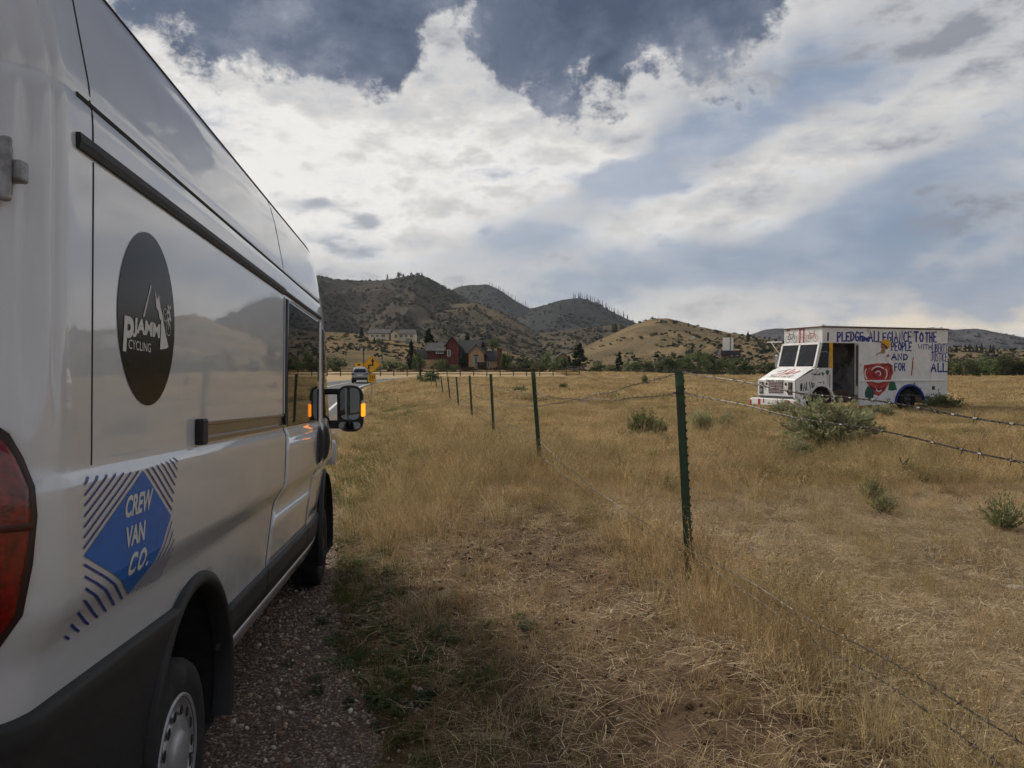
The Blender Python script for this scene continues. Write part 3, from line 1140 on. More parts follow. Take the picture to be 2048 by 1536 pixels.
MB().prism(rrect(.212, .235, 1.508, 1.535, .008, 3), lambda u, v, t: (u, t, v), 3.917, 4.04).build('indicator_lens', mat('clear_lens', (.7, .68, .62), .15), mir)
arm = MB().box(-.16, .03, 3.97, 4.05, 1.585, 1.635)
arm.box(-.16, .05, 3.96, 4.06, 1.30, 1.37)
arm.box(-.17, -.10, 3.96, 4.07, 1.27, 1.68)
arm.build('mirror_arm', gloss_blk, mir, bevel=.012)
# gooseneck gap trim on the front fender
strip('fender_vent', [(3.86, 1.16), (4.02, 1.30)], .03, .004, gapm_, van)

# logos on the van side
navy = mat('black_vinyl', (.004, .005, .008), .2, coat=.0, spec=.12)
whitev = mat('white_vinyl', (.66, .66, .62), .4)
blue = mat('blue_vinyl', (.010, .14, .52), .35, coat=.05, var=.08, vscale=20)
dblue = mat('dark_blue_vinyl', (.012, .035, .25), .4)
dc = decal('round_logo', poly2d(arc(-.497, 1.766, .227, .243, 0, 357, 90)), vm(.0022), navy, van, label='round black logo with white mountain, rider and lettering')
cuts_lo = [h for h in hh if .9 < h < 1.36]
pj = merge2d(fit(text2d('P', .035), -.692, -.612, 1.664, 1.758, .12), fit(text2d('JAMM', .045), -.622, -.405, 1.7065, 1.760, .12))
decal('lettering', pj, vm(.0034), whitev, dc)
decal('lettering', fit(text2d('CYCLING', .0), -.652, -.484, 1.673, 1.698), vm(.0034), whitev, dc)
pk = merge2d(poly2d([(-.488, 1.864), (-.481, 1.864), (-.537, 1.769), (-.547, 1.769)]),
             poly2d([(-.452, 1.856), (-.434, 1.829), (-.430, 1.834), (-.419, 1.845), (-.408, 1.815), (-.390, 1.793), (-.362, 1.742), (-.332, 1.699), (-.352, 1.692), (-.407, 1.686), (-.400, 1.735), (-.398, 1.772), (-.412, 1.776), (-.422, 1.797), (-.441, 1.806)]))
decal('mountain_emblem', pk, vm(.0034), whitev, dc)
rd_ = merge2d(stroke2d([arc(-.361, 1.793, .020, .0185, 0, 340, 20), arc(-.331, 1.752, .020, .0185, 0, 340, 20)], .0022),
              stroke2d([[(-.361, 1.793), (-.345, 1.803), (-.338, 1.782), (-.331, 1.752)], [(-.338, 1.782), (-.352, 1.770)]], .0028),
              stroke2d([[(-.337, 1.822), (-.326, 1.806), (-.318, 1.790), (-.312, 1.782)], [(-.318, 1.790), (-.332, 1.780), (-.322, 1.766)], [(-.326, 1.806), (-.343, 1.803)]], .0095),
              poly2d(arc(-.316, 1.820, .0065, .0060, 0, 330, 11)))
decal('rider_emblem', rd_, vm(.0034), whitev, dc)

Lp, Tp, Rp, Bp = (-.943, 1.186), (-.577, 1.346), (-.335, 1.190), (-.527, 1.000)
dm = decal('diamond_logo', poly2d([Lp, Bp, Rp, Tp]), vm(.0022), blue, van, cuts_lo, label='blue diamond logo with white italic lettering and hatched corners')
lerp = lambda a, b, t: (a[0] + (b[0] - a[0]) * t, a[1] + (b[1] - a[1]) * t)
hat = []
for k in range(1, 8):
    t = .10 + .90 * (k - 1) / 6.6
    corners = (((-.945, 1.362), Lp, Tp), ((-.272, 1.362), Rp, Tp), ((-.235, .982), Rp, Bp), ((-.90, .978), Lp, Bp))
    for cpt, a, q in corners:
        hat.append([lerp(a, cpt, t), lerp(q, cpt, t)])
hat = [[lerp(a, c, i / 8) for i in range(9)] for a, c in hat if abs(a[0] - c[0]) > .004]
decal('hatching', stroke2d(hat, .0056), vm(.0022), dblue, dm, cuts_lo)
decal('lettering', fit(text2d('CREW', .035), -.712, -.500, 1.234, 1.291, .25), vm(.0034), whitev, dm, cuts_lo)
decal('lettering', fit(text2d('VAN', .035), -.702, -.556, 1.156, 1.210, .12), vm(.0034), whitev, dm, cuts_lo)
decal('lettering', merge2d(fit(text2d('C', .035), -.672, -.604, 1.077, 1.136, .2), fit(text2d('O', .035), -.606, -.534, 1.077, 1.136, .2), fit(text2d('.', .035), -.530, -.514, 1.078, 1.091)), vm(.0034), whitev, dm, cuts_lo)

# ------------------------------------------------------------------ hand-lettering strokes
GL = {
    'A': [[(0, 0), (.45, 1), (.9, 0)], [(.2, .38), (.72, .38)]],
    'B': [[(0, 0), (0, 1), (.6, .92), (.62, .62), (0, .54), (.7, .42), (.72, .1), (0, 0)]],
    'C': [[(.75, .88), (.45, 1), (.1, .8), (0, .5), (.1, .18), (.45, 0), (.78, .12)]],
    'D': [[(0, 0), (0, 1), (.5, .9), (.78, .5), (.5, .08), (0, 0)]],
    'E': [[(.7, 1), (0, 1), (0, 0), (.72, 0)], [(0, .52), (.55, .52)]],
    'F': [[(.7, 1), (0, 1), (0, 0)], [(0, .52), (.5, .52)]],
    'G': [[(.75, .86), (.42, 1), (.08, .75), (0, .4), (.2, .05), (.6, .02), (.78, .2), (.78, .45), (.45, .45)]],
    'H': [[(0, 0), (0, 1)], [(.7, 0), (.7, 1)], [(0, .5), (.7, .5)]],
    'I': [[(.05, 0), (.05, 1)]],
    'J': [[(.1, 1), (.75, 1)], [(.5, 1), (.5, .2), (.3, 0), (0, .12)]],
    'K': [[(0, 0), (0, 1)], [(.7, 1), (0, .45), (.72, 0)]],
    'L': [[(0, 1), (0, 0), (.7, 0)]],
    'M': [[(0, 0), (.05, 1), (.45, .4), (.85, 1), (.9, 0)]],
    'N': [[(0, 0), (0, 1), (.7, 0), (.7, 1)]],
    'O': [[(.4, 1), (.08, .78), (0, .4), (.25, .03), (.6, .06), (.8, .45), (.68, .85), (.4, 1)]],
    'P': [[(0, 0), (0, 1), (.6, .92), (.68, .7), (.5, .5), (0, .45)]],
    'R': [[(0, 0), (0, 1), (.6, .92), (.65, .7), (.5, .52), (0, .48)], [(.3, .48), (.75, 0)]],
    'S': [[(.7, .88), (.35, 1), (.05, .8), (.2, .58), (.6, .42), (.7, .18), (.35, 0), (0, .12)]],
    'T': [[(0, 1), (.85, 1)], [(.42, 1), (.42, 0)]],
    'U': [[(0, 1), (.02, .25), (.3, 0), (.62, .12), (.7, 1)]],
    'V': [[(0, 1), (.42, 0), (.85, 1)]],
    'W': [[(0, 1), (.25, 0), (.5, .7), (.78, 0), (1, 1)]],
    'Y': [[(0, 1), (.4, .5), (.8, 1)], [(.4, .5), (.4, 0)]],
    '!': [[(.2, 1), (.2, .3)], [(.2, .1), (.2, 0)]],
    '#': [[(.2, 0), (.3, 1)], [(.6, 0), (.7, 1)], [(0, .35), (.85, .35)], [(0, .68), (.9, .68)]],
    '.': [[(.2, 0), (.2, .1)]],
}


def hand(text, u0, u1, v0, v1, rs, jit=.05):
    """hand-painted capitals filling the box; returns polylines"""
    gw = [(.5 if ch == ' ' else max(a for pl in GL[ch] for a, b in pl)) for ch in text]
    gp = .42
    cw = (u1 - u0) / (sum(gw) + gp * (len(text) - 1))
    pos_ = [sum(gw[:i]) + gp * i for i in range(len(text))]
    L = []
    for i, ch in zip(pos_, text):
        if ch == ' ':
            continue
        dx, dy, sc = rs.uniform(-.04, .04), rs.uniform(-.04, .04), rs.uniform(.92, 1.06)
        for pl in GL[ch]:
            L.append([(u0 + (i + dx + a + rs.uniform(-jit, jit) * .4) * cw, v0 + (b * sc + dy + rs.uniform(-jit, jit) * .3) * (v1 - v0)) for a, b in pl])
    return L


# ------------------------------------------------------------------ painted step van in the field
PHI = R(20)
truck = thing('step_van', 'old white step van hand painted with a rose and blue pledge lettering', 'truck', (11.54, 29.9, gz1(13, 31) + .05), PHI)
# local x: rearwards along the side, y: across (0 near side, 2.15 far side), z up
TW = 2.15
tpaint = mat('weathered_white_truck_paint', (.76, .755, .75), .55, var=.06, vscale=3, dirt=((.36, .28, .23), 1.9, .55, .78), bump=.35, bscale=5)
tdark = mat('dark_truck_interior', (.05, .05, .056), .8, dirt=((.16, .15, .16), 2.0, .5, .7))
tglass = mat('truck_window_glass', (.012, .014, .018), .08, spec=.3, dirt=((.05, .055, .06), 3, .5, .75))
galv = mat('galvanised_steel', (.34, .34, .34), .4, metal=.8, var=.15)
rust = mat('rusty_bare_steel', (.10, .06, .045), .8, var=.4, vscale=6)
rednp = mat('red_truck_paint', (.38, .022, .022), .6, var=.25, vscale=9)
redl = mat('rose_light_red_paint', (.50, .06, .055), .6, var=.2, vscale=9)
bluep = mat('blue_truck_paint', (.010, .022, .24), .6, var=.25, vscale=12)
blkp = mat('black_truck_paint', (.015, .015, .018), .6)
grnp = mat('green_truck_paint', (.012, .12, .05), .6, var=.2, vscale=7)
grnd = mat('teal_green_truck_paint', (.012, .075, .055), .6, var=.2, vscale=7)
yelp = mat('yellow_truck_paint', (.72, .38, .02), .6, var=.2, vscale=6)
skinp = mat('tan_truck_paint', (.34, .17, .09), .6, var=.3, vscale=12)
pinkp = mat('pink_grey_truck_paint', (.48, .36, .37), .6, var=.2, vscale=9)


def archcut(c, z, r, z0, n=14):
    a0 = math.degrees(math.asin(max(-1, min(1, (z0 - z) / r))))
    return [(c + r * math.cos(R(a)), z + r * math.sin(R(a))) for a in np.linspace(180 - a0, a0, n)]


side_y = lambda u, v, t: (u, t, v)
near, far = (0.0, .05), (TW - .05, TW)
boxside = [(1.71, .17)] + archcut(4.24, .20, .69, .17) + [(6.18, .16), (6.18, 3.13), (1.71, 3.13)]
for k, (a, b) in enumerate((near, far)):
    w = MB().prism(boxside, side_y, a, b).build('side_panel', tpaint, truck)
    MB().box(1.82, 6.02, a - .035 if k == 0 else b, a if k == 0 else b + .035, 1.07, 1.13).build('rub_rail', tpaint, w, bevel=.01)
    for xx in (2.6, 3.5, 4.4, 5.3):
        MB().box(xx - .004, xx + .004, a - .003 if k == 0 else b, a if k == 0 else b + .003, 1.16, 3.05).build('panel_seam', pinkp, w)
    # header over the door and cab
    MB().prism([(0.0, 2.53), (1.705, 2.53), (1.705, 3.13), (0.0, 3.13)], side_y, a, b).build('header_panel', tpaint, truck)
    # cab side below the window
    cab = [(-.34, 1.60), (-.40, 1.50), (-1.22, 1.12), (-1.22, .44), (-.62, .36)] + archcut(-.05, .40, .52, .40) + [(.48, .30), (.48, 1.60)]
    MB().prism(cab, side_y, a, b).build('cab_panel', tpaint, truck)
    # quarter-window frame and pillar
    MB().prism([(-.34, 1.60), (-.24, 1.60), (.0, 2.46), (.0, 2.53), (-.10, 2.53)], side_y, a, b).build('windscreen_pillar', tpaint, truck)
    MB().prism([(.33, 1.60), (.48, 1.60), (.48, 2.53), (.33, 2.53)], side_y, a - .012, b).build('door_pillar', yelp if k == 0 else tpaint, truck)
    MB().prism([(-.235, 1.605), (.33, 1.605), (.33, 2.50), (.0, 2.50)], side_y, a + .02, a + .03).build('quarter_window', tglass, truck)
    MB().prism([(1.53, .30), (1.705, .30), (1.705, 2.53), (1.53, 2.53)], side_y, a + .01, b).build('door_jamb', galv, truck)
    MB().box(.48, 1.705, a + .01, b + (.25 if k == 0 else 0), .30, .56).build('door_step', rust, truck)
MB().prism([(1.60, .9), (1.69, .9), (1.69, 2.45), (1.60, 2.45)], side_y, -.006, .006).build('jamb_slot', tdark, truck)
# roof, rear, floor, bulkhead, far door closed
rf = MB().box(-.02, 6.20, -.02, TW + .02, 3.13, 3.17)
truck_roof = rf.build('roof', tpaint, truck, bevel=.01)
MB().box(-.03, 6.21, -.035, -.021, 3.10, 3.15).build('drip_rail', rust, truck_roof)
MB().box(-.035, -.021, -.03, TW + .03, 3.10, 3.15).build('drip_rail', rust, truck_roof)
MB().box(-.02, .14, .0, .16, 3.172, 3.215).build('corner_lamp', tpaint, truck_roof, bevel=.02)
MB().box(6.13, 6.18, .05, TW - .05, .16, 3.13).build('rear_panel', tpaint, truck)
MB().box(6.18, 6.32, .1, TW - .1, .28, .42).build('rear_bumper', rust, truck, bevel=.02)
MB().box(-.3, 6.13, .05, TW - .05, .50, .56).build('floor', tdark, truck)
gpan = mat('grimy_interior_panel', (.50, .49, .53), .8, dirt=((.16, .15, .17), 1.7, .45, .65))
MB().box(2.2, 2.24, .05, TW - .05, .56, 3.12).build('bulkhead', gpan, truck)
MB().box(.48, 1.53, TW - .04, TW - .01, .56, 2.53).build('far_door', gpan, truck)
seat = MB().box(.75, 1.2, 1.0, 1.45, .56, 1.05)
seat.box(1.15, 1.27, 1.0, 1.45, 1.05, 1.7)
seat.build('seat', mat('torn_seat_vinyl', (.07, .045, .03), .7, var=.4), truck, bevel=.04)
MB().prism([(.55, .56), (1.5, .56), (1.5, .64), (1.1, .78), (.7, .7)], side_y, .25, .8).build('junk_heap', rust, truck)
MB().prism([(1.05, 1.3), (1.12, 1.3), (1.14, 1.75), (1.09, 1.85), (1.05, 1.6)], side_y, 1.9, 1.95).build('hanging_rag', yelp, truck)
# front: header face, windscreen, hood, nose
fr_x = lambda u, v, t: (t, u, v)
MB().box(.0, .05, .05, TW - .05, 2.53, 3.13).build('header_face', tpaint, truck)


def slope_pt(c, k, out=0.0):
    """windscreen plane: k=0 bottom, 1 top"""
    return (-.34 + .24 * k - out, c, 1.60 + .93 * k)


for c0, c1 in ((.08, 1.055), (1.115, TW - .08)):
    g = MB().add([slope_pt(c0, .04), slope_pt(c1, .04), slope_pt(c1, .95), slope_pt(c0, .95)], [(0, 1, 2, 3)])
    g.build('windscreen', tglass, truck)
fm = MB()
for c0, c1, k0, k1 in ((1.04, 1.13, 0, 1), (.0, .09, 0, 1), (TW - .09, TW, 0, 1), (.0, TW, 0, .05), (.0, TW, .94, 1.02)):
    q = [slope_pt(c0, k0, .012), slope_pt(c1, k0, .012), slope_pt(c1, k1, .012), slope_pt(c0, k1, .012)]
    fm.add(q + [(x + .03, y, z) for x, y, z in q], [(0, 1, 2, 3), (0, 4, 5, 1), (1, 5, 6, 2), (2, 6, 7, 3), (3, 7, 4, 0)])
fm.build('windscreen_frame', tpaint, truck)
hood = MB()
hr = []
for x_, z_ in ((-.30, 1.63), (-.40, 1.61), (-.55, 1.555), (-1.10, 1.245), (-1.20, 1.20), (-1.235, 1.14)):
    hr.append([(x_, c, z_ - .05 * abs((c - TW / 2) / (TW / 2)) ** 4) for c in np.linspace(.02, TW - .02, 14)])
hood.grid(hr)
hood_o = hood.build('hood', tpaint, truck, smooth=True)
nose = MB().prism([(.0, .44), (TW, .44), (TW, 1.13), (.0, 1.13)], fr_x, -1.235, -1.18).build('nose_panel', tpaint, truck)
# front face parts (c across, z)
MB().box(-1.25, -1.237, .66, 1.49, .64, 1.07).build('grille', mat('grille_mesh', (.10, .095, .10), .7, var=.5, vscale=40), nose)
for k in range(7):
    zz = .68 + k * .057
    MB().box(-1.262, -1.25, .68, 1.47, zz, zz + .02).build('grille_bar', pinkp, nose)
for c0, c1 in ((1.82, 2.04), (.14, .36)):
    lp = MB().box(-1.25, -1.237, c0, c1, .60, 1.06).build('headlight_recess', blkp, nose)
    for zz in (.72, .94):
        MB().lathe([(-.006, .085), (-.012, .07), (-.004, .0)], (-1.245, (c0 + c1) / 2, zz), 'x', 16).build('headlight', galv if c0 > 1 else rust, lp, smooth=True)
for c0 in (1.62, .50):
    MB().lathe([(-.005, .06), (-.012, .045), (-.008, .0)], (-1.238, c0, .99), 'x', 14).build('marker_lamp', blkp, nose)
MB().box(-1.30, -1.2, .10, TW - .10, .475, .53).build('nose_gap', blkp, nose)
bp = MB()
bp.prism([(-.36, .17), (2.32, .17), (2.32, .40), (2.2, .44), (-.25, .44), (-.36, .40)], fr_x, -1.50, -1.36)
bp.prism([(-1.50, .17), (-1.03, .17), (-1.03, .40), (-1.50, .44)], lambda u, v, t: (u, t, v), -.36, -.26)
bump = bp.build('front_bumper', tpaint, truck, bevel=.03)
rsr = random.Random(4)
for c0, wd, z0, z1 in ((2.25, .12, .17, .36), (1.72, .16, .19, .42), (1.45, .07, .26, .43), (.62, .14, .18, .34), (.05, .22, .24, .42), (-.2, .1, .2, .30)):
    MB().prism([(c0 - wd / 2, z0), (c0, z0 - .01), (c0 + wd / 2, z0 + .02), (c0 + wd * .4, z1), (c0 - wd * .45, z1 - .02)], fr_x, -1.5045, -1.501).build('red_paint_daub', rednp, bump)
# wheels: dark tyres, deep in the weeds
for a_, z_ in ((-.05, .36), (4.26, .36)):
    for yy, sg in ((.10, -1), (TW - .10, 1)):
        t_ = MB().lathe([(0, .22), (sg * .01, .36), (-sg * .03, .41), (-sg * .22, .41), (-sg * .25, .36), (-sg * .25, .2), (0, .2)], (a_, yy, z_), 'y', 30).build('wheel', rubber, truck, smooth=True)
        MB().lathe([(-sg * .02, .225), (-sg * .05, .2), (-sg * .07, .12), (sg * .0, .09), (sg * .02, .0)], (a_, yy, z_), 'y', 20).build('rim', mat('dull_truck_rim', (.10, .10, .12), .6, metal=.3), t_, smooth=True)
        for k in range(5):
            MB().tube([(a_ + .15 * math.cos(k * 1.257), yy + sg * -.06, z_ + .15 * math.sin(k * 1.257)), (a_ + .15 * math.cos(k * 1.257), yy + sg * -.03, z_ + .15 * math.sin(k * 1.257))], .018, 6).build('wheel_nut', galv, t_)
for a_, r_, m_ in ((4.24, .69, bluep), (-.05, .52, tpaint)):
    rows = []
    for an in np.linspace(2, 178, 26):
        c, s_ = math.cos(R(an)), math.sin(R(an))
        zc = .20 if a_ > 1 else .40
        rows.append([(a_ + c * (r_ - .01), .03, zc + s_ * (r_ - .01)), (a_ + c * (r_ - .005), -.045, zc + s_ * (r_ - .005)), (a_ + c * (r_ + .07), -.045, zc + s_ * (r_ + .07)), (a_ + c * (r_ + .075), .01, zc + s_ * (r_ + .075))])
    MB().grid(rows).build('wheel_arch', m_, truck)
    MB().prism(arc(a_, .25, r_ - .03, r_ - .03, 0, 180, 20), side_y, .40, .45).build('wheel_well', tdark, truck)
# mirrors, arms, latches
ma = MB().tube([(-.10, TW + .02, 2.62), (-.15, TW + .85, 2.64)], .02, 6)
ma.tube([(-.16, TW + .02, 2.1), (-.15, TW + .60, 2.62)], .014, 6)
ma.build('mirror_arm', tpaint, truck)
MB().box(-.26, -.19, TW + .06, TW + .24, 1.60, 2.12).build('far_mirror', galv, truck, bevel=.02)
nm2 = MB().tube([(-.30, -.02, 1.55), (-.36, -.22, 1.54), (-.20, -.26, 1.60), (.10, -.22, 1.60), (.12, -.22, 2.15), (.0, -.16, 2.2), (-.1, -.02, 2.18)], .013, 6)
nm2.tube([(-.36, -.2, 1.52), (-.30, -.02, 1.40)], .012, 5)
nm2.build('mirror_bracket', galv, truck)
MB().box(.33, .36, -.03, .0, .85, 1.35).build('grab_handle', galv, truck)
MB().box(5.38, 5.52, -.006, .0, .73, .88).build('fuel_filler', blkp, truck)

# paint on the near side, from photo positions unprojected on to the side plane
_T0 = Vector(truck.location)
_es = Vector((math.cos(PHI), math.sin(PHI), 0)); _ei = Vector((-math.sin(PHI), math.cos(PHI), 0))
_ca, _sa = math.cos(math.atan(28 / FPX)), math.sin(math.atan(28 / FPX))


def photo_ray(px, py):
    dx, dz = (px - 1024) / FPX, -(py - 768) / FPX
    return Vector((dx, _ca + dz * _sa, -_sa + dz * _ca))


def zs(x, y):
    """enlarged-photo coordinates -> (a, h) on the truck's near side"""
    d = photo_ray(1480 + x / 4.655, 630 + y / 4.655)
    C = Vector((0, 0, EYE))
    t = (_T0 - C).dot(_ei) / d.dot(_ei)
    q = C + d * t - _T0
    return q.dot(_es), q.z


def side_map(u, v):
    return (u, -.004, v)


art = lambda name, vf, m, off=-.004, par=truck: decal(name, vf, lambda u, v: (u, off, v), m, par)
rs = random.Random(7)


def words(lst, width, m):
    for txt, x0, x1, y0, y1, wd in lst:
        a0, h0 = zs(x0, y1)
        a1, h1 = zs(x1, y0)
        art('painted_word', stroke2d(hand(txt, a0, a1, h0, h1, rs), wd * 1.12), m)


words([('I', 815, 822, 168, 232, .07)], 0, blkp)
words([('PLEDGE', 908, 1145, 160, 240, .066), ('ALLEGIANCE', 1198, 1592, 162, 248, .060), ('TO', 1625, 1705, 165, 248, .07), ('THE', 1725, 1825, 165, 250, .06),
       ('PEOPLE', 1410, 1595, 258, 330, .055), ('AND', 1412, 1560, 362, 415, .065), ('FOR', 1440, 1535, 450, 518, .05), ('ALL', 1780, 1925, 452, 525, .075)], 0, bluep)
words([('WITH', 1660, 1780, 276, 316, .036), ('LIBERTY', 1792, 1930, 265, 345, .036), ('JUSTICE', 1780, 1928, 355, 432, .036)], 0, bluep)
words([('#ALVR', 560, 690, 632, 700, .035)], 0, blkp)
# smear after PLEDGE
a0, h0 = zs(1120, 245); a1, h1 = zs(1190, 195)
art('blue_smear', stroke2d([[(a0 + (a1 - a0) * i / 7 + rs.uniform(-.02, .02), h0 + rs.uniform(0, .05)), (a0 + (a1 - a0) * i / 7 + .03, h1 - rs.uniform(0, .1))] for i in range(8)], .05), bluep, -.005)
art('red_stripe', stroke2d([[zs(1612, 400), zs(1606, 450), zs(1604, 500), zs(1594, 558)]], .055), rednp)


def zpoly(pts):
    return [zs(*p) for p in pts]


def ragged(poly, amp=.012):
    out = []
    for (a, b), (c, d) in zip(poly, poly[1:] + poly[:1]):
        for k in range(3):
            out.append((a + (c - a) * k / 3 + rs.uniform(-amp, amp), b + (d - b) * k / 3 + rs.uniform(-amp, amp)))
    return out


rose = art('painted_rose', poly2d(ragged(zpoly([(1152, 465), (1290, 452), (1385, 448), (1418, 470), (1426, 540), (1405, 575), (1385, 640), (1350, 700), (1290, 755), (1240, 730), (1200, 660), (1160, 600), (1150, 540)]))), rednp)
def zarc(cx, cy, rx, ry, a0, a1, n=10):
    return [zs(cx + rx * math.cos(R(a0 + (a1 - a0) * i / n)), cy - ry * math.sin(R(a0 + (a1 - a0) * i / n))) for i in range(n + 1)]


dkr = mat('rose_dark_red_paint', (.17, .008, .012), .6, var=.3, vscale=9)
wht = mat('fresh_white_truck_paint', (.74, .73, .72), .55)
for (cx_, cy_, rx_, ry_, a0_, a1_), wd_, m_ in (
        ((1290, 520, 95, 55, 20, 170), .13, redl), ((1290, 560, 110, 110, 190, 260), .12, redl), ((1290, 560, 110, 110, 285, 350), .12, redl), ((1285, 540, 45, 40, -20, 250), .09, dkr),
        ((1285, 640, 70, 60, 200, 330), .10, dkr), ((1220, 500, 40, 30, 30, 200), .07, dkr), ((1360, 500, 45, 35, -20, 150), .07, dkr), ((1285, 700, 30, 30, 180, 350), .07, redl)):
    art('rose_petal', stroke2d([zarc(cx_, cy_, rx_, ry_, a0_, a1_)], wd_), m_, -.0055, rose)
for (cx_, cy_, rx_, ry_, a0_, a1_), wd_ in (((1285, 540, 68, 60, 40, 150), .045), ((1285, 545, 24, 22, -60, 160), .040), ((1185, 545, 22, 48, 120, 250), .055), ((1345, 545, 22, 45, -70, 60), .055), ((1285, 580, 80, 45, 215, 325), .045), ((1292, 690, 24, 20, 180, 330), .045)):
    art('rose_highlight', stroke2d([zarc(cx_, cy_, rx_, ry_, a0_, a1_)], wd_), wht, -.0068, rose)
for pts, m_ in (([(1188, 660), (1225, 680), (1250, 725), (1240, 770), (1205, 780), (1165, 765), (1160, 720)], grnd), ([(1405, 605), (1440, 625), (1460, 695), (1420, 705), (1378, 700), (1385, 645)], grnp)):
    art('painted_leaf', poly2d(ragged(zpoly(pts), .01)), m_, -.006)
# painted head with a yellow cap
art('painted_face', poly2d(ragged(zpoly([(1312, 272), (1340, 285), (1372, 290), (1378, 310), (1352, 325), (1345, 358), (1325, 362), (1308, 345), (1318, 318), (1308, 300)]), .008)), skinp)
art('painted_cap', poly2d(ragged(zpoly([(1310, 245), (1335, 228), (1375, 228), (1402, 250), (1405, 285), (1385, 312), (1365, 285), (1330, 268)]), .006)), yelp, -.0055)
art('painted_cap_strap', poly2d(ragged(zpoly([(1318, 262), (1352, 278), (1375, 312), (1362, 318), (1340, 284), (1312, 272)]), .004)), blkp, -.007)
art('painted_hand', stroke2d([[zs(1268, 372), zs(1290, 355), zs(1325, 350)]], .045), skinp)
art('painted_hand', poly2d(ragged(zpoly([(1360, 378), (1385, 362), (1392, 385), (1372, 398)]), .006)), skinp)
# cab: trees, scribbles
art('painted_tree', poly2d(ragged(zpoly([(797, 520), (815, 512), (832, 525), (828, 545), (815, 560), (800, 548)]), .01)), grnp)
art('painted_tree', poly2d(ragged(zpoly([(755, 540), (775, 532), (785, 550), (770, 562)]), .01)), grnp)
art('painted_tree', poly2d(ragged(zpoly([(728, 545), (750, 540), (748, 558), (730, 560)]), .01)), grnd)
art('painted_tree_trunk', stroke2d([[zs(816, 555), zs(818, 650), zs(805, 652)], [zs(775, 560), zs(776, 572)]], .02), pinkp)
art('painted_scribble', stroke2d([[zs(690, 548), zs(725, 558)], [zs(735, 628), zs(755, 632)], [zs(775, 620), zs(780, 640)], [zs(665, 545), zs(700, 560)], [zs(560, 735), zs(580, 738), zs(600, 745)]], .03), blkp)
for x_, y_ in ((1690, 690), (1630, 650), (1860, 730), (1845, 700), (1900, 745), (1385, 790), (1120, 470)):
    a_, h_ = zs(x_, y_)
    art('rust_scrape', stroke2d([[(a_ + rs.uniform(-.08, .08), h_ + rs.uniform(-.1, .1)) for _ in range(3)]], .035), rust if x_ > 1400 else pinkp)
# bicycles and stripes on the header face: (c across, z); photo left is the far side
hdr = lambda name, vf, m, off=-.0035: decal(name, vf, lambda u, v: (off, TW - u, v), m, truck)
for u0, m_ in ((.42, blkp), (1.00, pinkp), (1.58, rednp)):
    ww = [arc(u0 - .20, 2.72, .125, .125, 0, 350, 20), arc(u0 + .20, 2.72, .125, .125, 0, 350, 20)]
    hdr('painted_bicycle', merge2d(stroke2d(ww, .014), stroke2d([[(u0 - .2, 2.72), (u0 - .12, 2.9), (u0 + .12, 2.9), (u0, 2.72), (u0 - .2, 2.72)], [(u0 + .2, 2.72), (u0 + .12, 2.96), (u0 + .18, 3.0)], [(u0, 2.72), (u0 - .11, 2.95), (u0 - .16, 2.96)]], .026)), m_)
for u0 in (.92, 1.13):
    hdr('red_stripe', stroke2d([[(u0, 3.09), (u0 + .015, 2.85), (u0 - .01, 2.55)]], .065), rednp, -.005)
hdr('red_stripe', stroke2d([[(.90, 3.09), (1.2, 3.10)], [(.2, 3.08), (.33, 3.07)]], .05), rednp, -.0055)
# hood and nose graffiti
hoodm = lambda u, v: (-.55 - (1 - v) * .55, TW - u, 1.562 - (1 - v) * .31)
for ln, wd, m_ in (([[(1.0, .2), (1.25, .55), (1.35, .95)], [(1.35, .3), (1.5, .7)], [(1.1, .35), (1.45, .45)], [(.75, .35), (.95, .5), (1.0, .75)], [(1.6, .4), (1.75, .75)]], .08, rednp),
                   (hand('THANKS', .5, 1.7, -.05, .14, rs), .03, blkp), ([[(.6, .6), (.8, .8)], [(.9, .75), (1.1, .95)]], .06, grnd), ([[(.45, .25), (.6, .3)], [(1.2, .05), (1.75, .2)]], .07, pinkp)):
    decal('hood_graffiti', stroke2d(ln, wd), hoodm, m_, hood_o)
decal('painted_word', stroke2d(hand('THANK YOU!!!', .52, 1.55, 1.075, 1.14, rs), .024), lambda u, v: (-1.266, TW - u, v), blkp, nose)

# ------------------------------------------------------------------ silver SUV on the road
suv = thing('suv', 'silver sport utility vehicle driving away on the road behind the mirror', 'car', (-18.9, 101, gz1(-18.9, 101) + .03), R(6))
suv.scale = (1.1, 1.1, 1.1)
silver = mat('silver_car_paint', (.34, .355, .38), .3, metal=.6, coat=.6)
dkglass = mat('dark_car_glass', (.012, .013, .015), .05, spec=.6)
secs = []
for y_, hw, zb_, zbelt, zr, hr_ in ((-2.35, .80, .55, .95, 1.08, .70), (-2.33, .90, .42, 1.06, 1.12, .78), (-2.2, .93, .38, 1.10, 1.50, .72), (-1.95, .94, .36, 1.10, 1.73, .66), (-1.2, .95, .32, 1.08, 1.78, .67), (0, .95, .30, 1.05, 1.78, .67),
                                    (.45, .95, .30, 1.04, 1.72, .66), (1.15, .94, .30, 1.05, 1.18, .72), (1.9, .92, .32, .98, 1.02, .72), (2.3, .86, .4, .86, .9, .68), (2.38, .7, .5, .75, .8, .6)):
    half = [(hw * .9, zb_), (hw, zb_ + .18), (hw, zbelt - .12), (hw * .985, zbelt), (hr_ + (.04 if zr - zbelt > .3 else .1), zr - .10 if zr - zbelt > .3 else zr - .01), (hr_ - .05, zr), (0, zr + .015)]
    secs.append([(x, y_, z) for x, z in half] + [(-x, y_, z) for x, z in half[:-1]][::-1])
sb = MB().grid(secs)
k = len(secs[0])
sb.f += [tuple(range(k)), tuple(len(sb.v) - k + i for i in range(k))]
